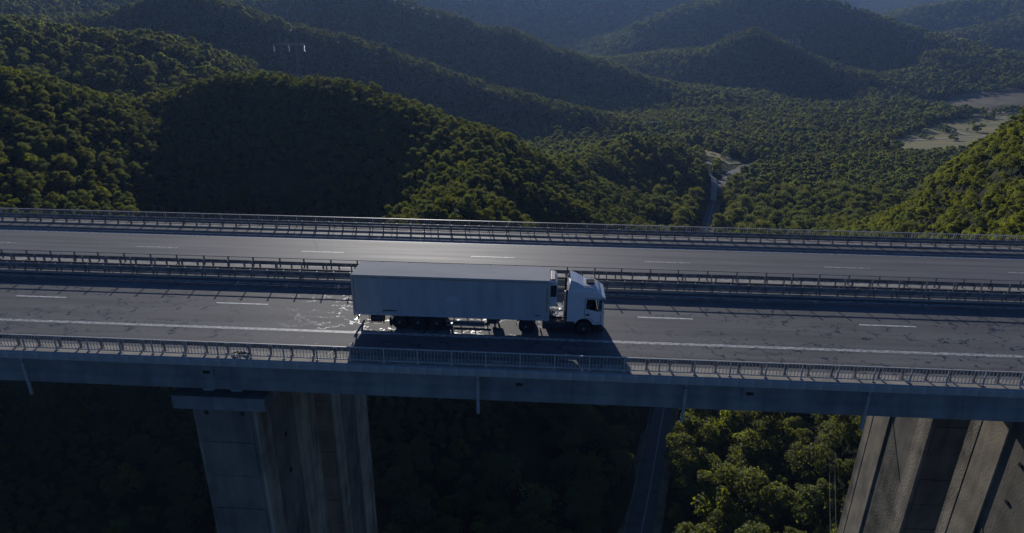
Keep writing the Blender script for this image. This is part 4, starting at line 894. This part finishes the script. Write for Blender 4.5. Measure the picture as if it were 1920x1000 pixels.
# tractor: cab shell
arch = [(2.89 + .66 * math.cos(R(a)), .56 + .74 * math.sin(R(a))) for a in range(155, 24, -13)]
side = [(1.72, 1.04), (1.70, 3.12), (1.78, 3.32), (2.85, 3.34), (3.55, 3.24), (3.95, 3.02), (4.06, 2.80), (4.19, 1.92), (4.24, 1.30), (4.23, .88)] + [(3.52, .86)] + arch[::-1] + [(2.2, 1.04)]
win = [(2.98, 2.00), (3.02, 2.73), (3.78, 2.73), (3.88, 1.84), (3.45, 1.93)]
def shell():
    mb = MB(); n = len(side)
    for y in (0.02, 2.50):
        loops = [[Vector((p[0], p[1], 0)) for p in side], [Vector((p[0], p[1], 0)) for p in win]]
        flat = side + win; k = len(mb.v)
        # side cheeks tuck in a little towards the roof and the front
        mb.v += [(p[0], y + (1 if y < 1 else -1) * (max(0, p[1] - 2.9) * .16 + max(0, p[0] - 3.9) * .18), p[1]) for p in flat]
        mb.f += [tuple(i + k for i in t3) for t3 in tessellate_polygon(loops)]
    m = len(side) + len(win)
    for i in range(n):
        j = (i + 1) % n
        if (side[i], side[j]) == ((4.06, 2.80), (4.19, 1.92)): continue       # windscreen opening
        if side[i][1] <= .9 and side[j][1] <= .9 and side[i][0] > 3.5: continue
        mb.f.append((i, j, m + j, m + i))
    return mb
cab = shell().build('cab', 'white', TR)
md = cab.modifiers.new('panel', 'SOLIDIFY'); md.thickness = .035; md.offset = -1
roof = MB()
rings = []
st = [(1.74, 3.30, 0), (1.86, 3.46, .10), (2.3, 3.53, .14), (3.0, 3.52, .14), (3.5, 3.44, .13), (3.85, 3.25, .12), (4.02, 3.0, .10)]
for x, zt_, ins in st:
    zl = 3.30 if x < 2.9 else 3.33 - (x - 2.85) * .28
    zl = min(zl, zt_)
    rings.append([(x, .05 + .02, zl), (x, .10, zl + (zt_ - zl) * .55), (x, .28, zl + (zt_ - zl) * .9), (x, .8, zt_), (x, 1.26, zt_ + .02), (x, 1.72, zt_), (x, 2.24, zl + (zt_ - zl) * .9), (x, 2.42, zl + (zt_ - zl) * .55), (x, 2.45, zl)])
vs = [p for r_ in rings for p in r_]; w9 = 9
fs = [(i * w9 + k, i * w9 + k + 1, (i + 1) * w9 + k + 1, (i + 1) * w9 + k) for i in range(len(rings) - 1) for k in range(w9 - 1)]
fs += [tuple(range(w9)), tuple((len(rings) - 1) * w9 + k for k in range(w9))]
roof.add(vs, fs); rf = part(roof, 'cab_roof', 'white', smooth=True)
MB().cbox(2.98, 3.56, .92, 1.62, 3.49, 3.575, .03).build('roof_hatch', 'hatch', rf)
MB().tube([(2.75, .42, 3.50), (3.2, .40, 3.53), (3.62, .42, 3.44)], .018, 6).build('roof_rail', 'black', rf)
MB().tube([(2.75, 2.1, 3.50), (3.2, 2.12, 3.53), (3.62, 2.1, 3.44)], .018, 6).build('roof_rail', 'black', rf)
# air deflector, open at the back
dv = [(2.86, .42, 3.50), (2.86, 2.10, 3.50), (2.35, .36, 3.80), (2.35, 2.16, 3.80), (1.90, .34, 3.97), (1.90, 2.18, 3.97), (2.90, .16, 3.42), (2.90, 2.36, 3.42), (2.3, .10, 3.52), (2.3, 2.42, 3.52), (1.80, .08, 3.62), (1.80, 2.44, 3.62), (1.76, .08, 3.30), (1.76, 2.44, 3.30), (2.8, .12, 3.33), (2.8, 2.40, 3.33)]
d_ = MB().add(dv, [(0, 1, 3, 2), (2, 3, 5, 4), (0, 2, 8, 6), (2, 4, 10, 8), (1, 7, 9, 3), (3, 9, 11, 5), (6, 8, 14), (8, 10, 12, 14), (7, 15, 9), (9, 15, 13, 11), (0, 6, 7, 1)])
df = part(d_, 'roof_deflector', 'white'); md = df.modifiers.new('panel', 'SOLIDIFY'); md.thickness = .03; md.offset = -1
MB().prism([(.16, 3.34), (2.36, 3.34), (2.34, 3.55), (2.12, 3.90), (.40, 3.90), (.18, 3.55)], 'x', 1.97, 2.0).build('inner_panel', 'frame_grey', df)
for y in (.5, 1.26, 2.0): MB().tube([(1.9, y, 3.50), (2.3, y, 3.74)], .02, 6).build('deflector_strut', 'chassis', df)
part(MB().box(1.58, 1.74, .08, .13, 1.2, 3.35), 'side_collar', 'black'); part(MB().box(1.58, 1.74, 2.39, 2.44, 1.2, 3.35), 'side_collar', 'black')
# glazing, doors, front
def pane(y, name='side_window'):
    mb = MB().prism(win, 'y', y, y + .012); return part(mb, name, 'glass')
pane(.045); pane(2.465)
part(MB().add([(4.045, .09, 2.79), (4.045, 2.43, 2.79), (4.175, .08, 1.93), (4.175, 2.44, 1.93), (4.03, .09, 2.79), (4.03, 2.43, 2.79), (4.16, .08, 1.93), (4.16, 2.44, 1.93)], [(0, 1, 3, 2), (4, 6, 7, 5), (0, 2, 6, 4), (1, 5, 7, 3), (0, 4, 5, 1), (2, 3, 7, 6)]), 'windscreen', 'glass')
part(MB().prism([(3.96, 3.02), (4.26, 2.86), (4.28, 2.76), (4.22, 2.76), (3.98, 2.93)], 'y', .04, 2.48), 'sun_visor', 'white')
for y in (-.0, 2.475):
    dl = [(2.90, 1.36), (2.93, 2.80), (3.84, 2.80), (4.0, 1.80), (4.0, 1.02), (3.62, 1.02), (3.35, 1.30)]
    sgn = -1 if y < 1 else 1
    loops = [[Vector((p[0], p[1], 0)) for p in dl], [Vector((p[0] * 1.0, p[1], 0)) for p in win]]
    mb = MB(); flat = dl + win
    for o_ in (0.0, .022):
        k = len(mb.v); mb.v += [(p[0], y + o_, p[1]) for p in flat]; mb.f += [tuple(i + k for i in t3) for t3 in tessellate_polygon(loops)]
    nf = len(flat)
    for a, b in [(i, (i + 1) % len(dl)) for i in range(len(dl))] + [(len(dl) + i, len(dl) + (i + 1) % len(win)) for i in range(len(win))]: mb.f.append((a, b, nf + b, nf + a))
    door = part(mb, 'door', 'white')
    for (a, b) in zip(dl, dl[1:] + dl[:1]):
        ys = y - .004 if y < 1 else y + .026
        MB().tube([(a[0], ys, a[1]), (b[0], ys, b[1])], .014, 4).build('door_seal', 'black', door)
    MB().cbox(3.00, 3.24, y + (-.02 if y < 1 else .02), y + (.004 if y < 1 else .04), 1.53, 1.66, .008).build('door_handle', 'black', door)
    ym = y - .22 if y < 1 else y + .24
    mr = part(MB().cbox(4.02, 4.16, ym - .02, ym + .16, 2.0, 2.62, .03), 'mirror', 'white')
    MB().box(4.05, 4.12, min(ym + .14, y), max(ym, y + .03), 2.52, 2.57).build('mirror_arm', 'black', mr)
    part(MB().cbox(4.12, 4.27, (.05 if y < 1 else 2.15), (.37 if y < 1 else 2.47), .70, .95, .03), 'headlight', 'lens')
    part(MB().prism([(3.97, 1.88), (3.93, 2.78), (4.04, 2.76), (4.17, 1.95)], 'y', y - .006 if y < 1 else y + .002, y + .02 if y < 1 else y + .031), 'corner_glass', 'black')
    part(MB().box(3.85, 3.92, y + (-.004 if y < 1 else .02), y + (.002 if y < 1 else .03), 1.9, 2.66), 'window_pillar', 'black')
part(MB().cbox(4.0, 4.28, .04, 2.48, .36, .78, .06), 'bumper', 'chassis', smooth=True)
part(MB().cbox(1.7, 4.0, .45, 2.1, .34, 1.30, .1), 'engine_block', 'chassis')
part(MB().box(3.55, 4.0, .06, .5, .34, .84).box(3.55, 4.0, 2.05, 2.5, .34, .84), 'wheel_arch_liner', 'black')
part(MB().box(1.66, 2.25, .06, .6, .34, 1.03).box(1.66, 2.25, 2.0, 2.54, .34, 1.03), 'entry_step', 'black')
for k in range(6): part(MB().box(4.225, 4.26, .35, 2.17, 1.0 + k * .12, 1.06 + k * .12), 'grille_bar', 'black')
part(MB().box(2.1, 3.9, .1, 2.4, 1.34, 1.40), 'cab_floor', 'black')
part(MB().box(1.95, 2.02, .1, 2.4, 1.4, 3.2), 'cab_back_wall', 'seat')
part(MB().cbox(3.75, 4.05, .12, 2.4, 1.5, 1.92, .06), 'dashboard', 'black')
for y in (.35, 1.6): part(MB().cbox(2.55, 3.1, y, y + .52, 1.62, 1.78, .05).cbox(2.42, 2.6, y, y + .52, 1.72, 2.45, .05), 'seat', 'seat')
part(MB().tube([(3.62 + .19 * math.cos(a) * .35, .6 + .21 * math.sin(a), 1.95 + .19 * math.cos(a)) for a in np.linspace(0, 2 * math.pi, 17)], .016, 6), 'steering_wheel', 'black')
# driver
def driver():
    bm_v = [(2.80, .60, 1.84), (2.74, .60, 2.05), (2.72, .60, 2.28), (2.76, .60, 2.44), (2.80, .60, 2.52), (2.82, .60, 2.62),
            (2.78, .40, 2.34), (3.00, .36, 2.12), (3.26, .42, 2.06), (3.44, .46, 2.08), (2.78, .80, 2.34), (3.00, .84, 2.12), (3.26, .78, 2.06), (3.44, .74, 2.08),
            (3.0, .48, 1.84), (3.22, .46, 1.86), (3.30, .46, 1.55), (3.0, .72, 1.84), (3.22, .74, 1.86), (3.30, .74, 1.55)]
    e = [(0, 1), (1, 2), (2, 3), (3, 4), (4, 5), (3, 6), (6, 7), (7, 8), (8, 9), (3, 10), (10, 11), (11, 12), (12, 13), (0, 14), (14, 15), (15, 16), (0, 17), (17, 18), (18, 19)]
    rad = [.15, .15, .17, .08, .06, .10, .07, .05, .04, .035, .07, .05, .04, .035, .1, .085, .06, .1, .085, .06]
    me = bpy.data.meshes.new('person'); me.from_pydata([Vector(v) - Vector((2.8, .6, 1.78)) for v in bm_v], e, []); me.materials.append(MAT['shirt'])
    o = link('person', me, None, (2.8, 1.178, 1.784)); o.modifiers.new('skin', 'SKIN')
    for i, r_ in enumerate(rad): me.skin_vertices[0].data[i].radius = (r_, r_)
    me.skin_vertices[0].data[0].use_root = True
    o.modifiers.new('smooth', 'SUBSURF').levels = 1
    tag(o, 'driver in a pale shirt seated at the wheel inside the truck cab', 'person')
    hd = bmesh.new(); bmesh.ops.create_uvsphere(hd, u_segments=14, v_segments=10, radius=.105)
    for v in hd.verts:
        v.co.z *= 1.22; v.co.y *= .82
        if v.co.x > .07 and abs(v.co.y) < .03 and -.04 < v.co.z < .02: v.co.x += .02
    hm = bpy.data.meshes.new('head'); hd.to_mesh(hm); hd.free(); hm.materials.append(MAT['skin'])
    link('head', hm, o, (.03, 0, .86))
    ha = bmesh.new(); bmesh.ops.create_uvsphere(ha, u_segments=12, v_segments=8, radius=.112)
    for v in ha.verts:
        v.co.z = max(v.co.z, -.01) * 1.15; v.co.y *= .88; v.co.x -= .012
    am = bpy.data.meshes.new('hair'); ha.to_mesh(am); ha.free(); am.materials.append(MAT['black'])
    link('hair', am, o, (.02, 0, .895))
driver()

# ------------------------------------------------------------------ pylons, power lines, houses
def lattice(h, w0, w1, n):
    mb = MB(); zs = np.linspace(0, h, n + 1)
    for i in range(n):
        a, b = w0 + (w1 - w0) * i / n, w0 + (w1 - w0) * (i + 1) / n
        ca = [(-a, -a), (a, -a), (a, a), (-a, a)]; cb = [(-b, -b), (b, -b), (b, b), (-b, b)]
        for k in range(4):
            mb.tube([(*ca[k], zs[i]), (*cb[k], zs[i + 1])], .11, 4, False)
            mb.tube([(*ca[k], zs[i]), (*cb[(k + 1) % 4], zs[i + 1])], .07, 4, False)
            mb.tube([(*cb[k], zs[i + 1]), (*cb[(k + 1) % 4], zs[i + 1])], .06, 4, False)
    return mb
def pylon(x, y, top, gap, arm, label, rot=0.0, ins=3.2):
    zb = g1(x, y) - 0.5; h = top - zb
    t = thing('power_pylon', label, 'pylon', (x, y, zb)); t.rotation_euler = (0, 0, rot)
    for s in (-1, 1): o = lattice(h, gap * .16, gap * .05, 14).build('mast', 'pylon', t, (s * gap / 2, 0, 0))
    za = h * .80 if ins > 4 else h * .88
    MB().box(-gap / 2 - arm, gap / 2 + arm, -.35, .35, za, za + .5).build('cross_arm', 'pylon', t)
    xs = (-gap / 2 - arm * .9, 0.0, gap / 2 + arm * .9)
    for q in xs:
        mb = MB()
        for k in range(8): mb.lathe([(.05, -k * ins / 8), (ins * .075, -k * ins / 8 - ins * .03), (.05, -k * ins / 8 - ins * .1)], (0, 0, 0), 'z', 8)
        mb.build('insulator', 'insulator', t, (q, 0, za), smooth=True)
    return t, za, xs, ins
pylon(-202.5, 468.6, 14.0, 11.5, 6.0, 'twin mast lattice pylon with three white insulators behind the left hill crest', 0.4, 5.2)
pylon(120.7, 703.8, -82.0, 14.0, 3.0, 'small portal pylon at the foot of the middle ridge', 0.1, 2.0)
pylon(291.0, 1022.4, -77.0, 18.0, 4.0, 'dark portal pylon at the end of the farther ridge', 0.1, 2.4)
pylon(480.8, 1318.9, 0.0, 16.0, 6.0, 'portal pylon with white insulators on the round hill crest', -0.5, 7.0)
pylon(772.0, 1440.0, 0.0, 9.0, 3.0, 'distant twin mast pylon on the right hand hill flank', 0.2, 2.5)
def cable_run(name, label, pts, n, gap, sag, poles):
    t = thing(name, label, 'power line', pts[0]); o0 = Vector(pts[0])
    for k in range(n):
        run = []
        for a, b in zip(pts[:-1], pts[1:]):
            A, B = Vector(a), Vector(b); sd = (B - A).cross(Vector((0, 0, 1))).normalized()
            for i in range(13):
                f = i / 12; run.append(A.lerp(B, f) + sd * (k - (n - 1) / 2) * gap - Vector((0, 0, sag * 4 * f * (1 - f))) - o0)
        MB().tube(run, .022, 5).build('cable', 'cable', t)
    for p in poles:
        A = Vector(pts[p]); zg = g1(A.x, A.y)
        po = MB().tube([(A.x - o0.x, A.y - o0.y, zg - o0.z - .5), (A.x - o0.x, A.y - o0.y, A.z - o0.z + .6)], [.22, .13], 8).build('pole', 'wood', t)
        MB().box(A.x - o0.x - gap * n * .6, A.x - o0.x + gap * n * .6, A.y - o0.y - .08, A.y - o0.y + .08, .05, .25).build('cross_arm', 'wood', po)
cable_run('power_line', 'overhead cables on wooden poles crossing the valley wood and passing under the viaduct', [(171, 584, -91), (153, 425, -92), (145, 329, -92), (118, 230, -92), (90, 130, -92), (66, 70, -92)], 2, 1.3, 1.6, (0, 1, 2, 3, 4))
def house(x, y, rot, w_, d_, h, label):
    z = g1(x, y) - .2; t = thing('house', label, 'house', (x, y, z)); t.rotation_euler = (0, 0, rot)
    MB().box(-w_ / 2, w_ / 2, -d_ / 2, d_ / 2, 0, h).build('wall', 'wall', t)
    rf = MB().prism([(-d_ / 2 - .5, h + .003), (d_ / 2 + .5, h + .003), (0, h + d_ * .32)], 'x', -w_ / 2 - .4, w_ / 2 + .4).build('roof', 'tiles', t)
    MB().box(w_ * .2, w_ * .2 + .7, -.35, .35, h + d_ * .18, h + d_ * .45).build('chimney', 'wall', rf)
    for k in range(3): MB().box(-w_ * .35 + k * w_ * .3, -w_ * .35 + k * w_ * .3 + 1.1, -d_ / 2 - .03, -d_ / 2 + .05, h * .35, h * .35 + 1.3).build('window', 'pane', t)
    MB().box(w_ * .42 - .5, w_ * .42 + .4, -d_ / 2 - .03, -d_ / 2 + .05, .0, 2.1).build('door', 'wood', t)
house(426, 871, .2, 15, 9, 5, 'pale house among the trees left of the meadow')
house(441, 880, 1.2, 10, 8, 4.5, 'small pale outbuilding beside the house near the meadow')
house(193, 677, .1, 9, 6, 3, 'low pale shed above the small tan field')

# ------------------------------------------------------------------ haze
HAZE = 0.7e-4
m, n, l = new_mat('haze_air')
o = n.new('ShaderNodeOutputMaterial'); v = n.new('ShaderNodeVolumePrincipled')
v.inputs['Color'].default_value = (0.36, 0.56, 1.0, 1); v.inputs['Density'].default_value = HAZE; v.inputs['Anisotropy'].default_value = 0.35
l.new(v.outputs[0], o.inputs['Volume'])
hz = MB().box(-6500, 6500, -6500, 6500, -330, 420).build('haze', m)
tag(hz, 'thin blue haze filling the valley air', None, None, 'stuff')
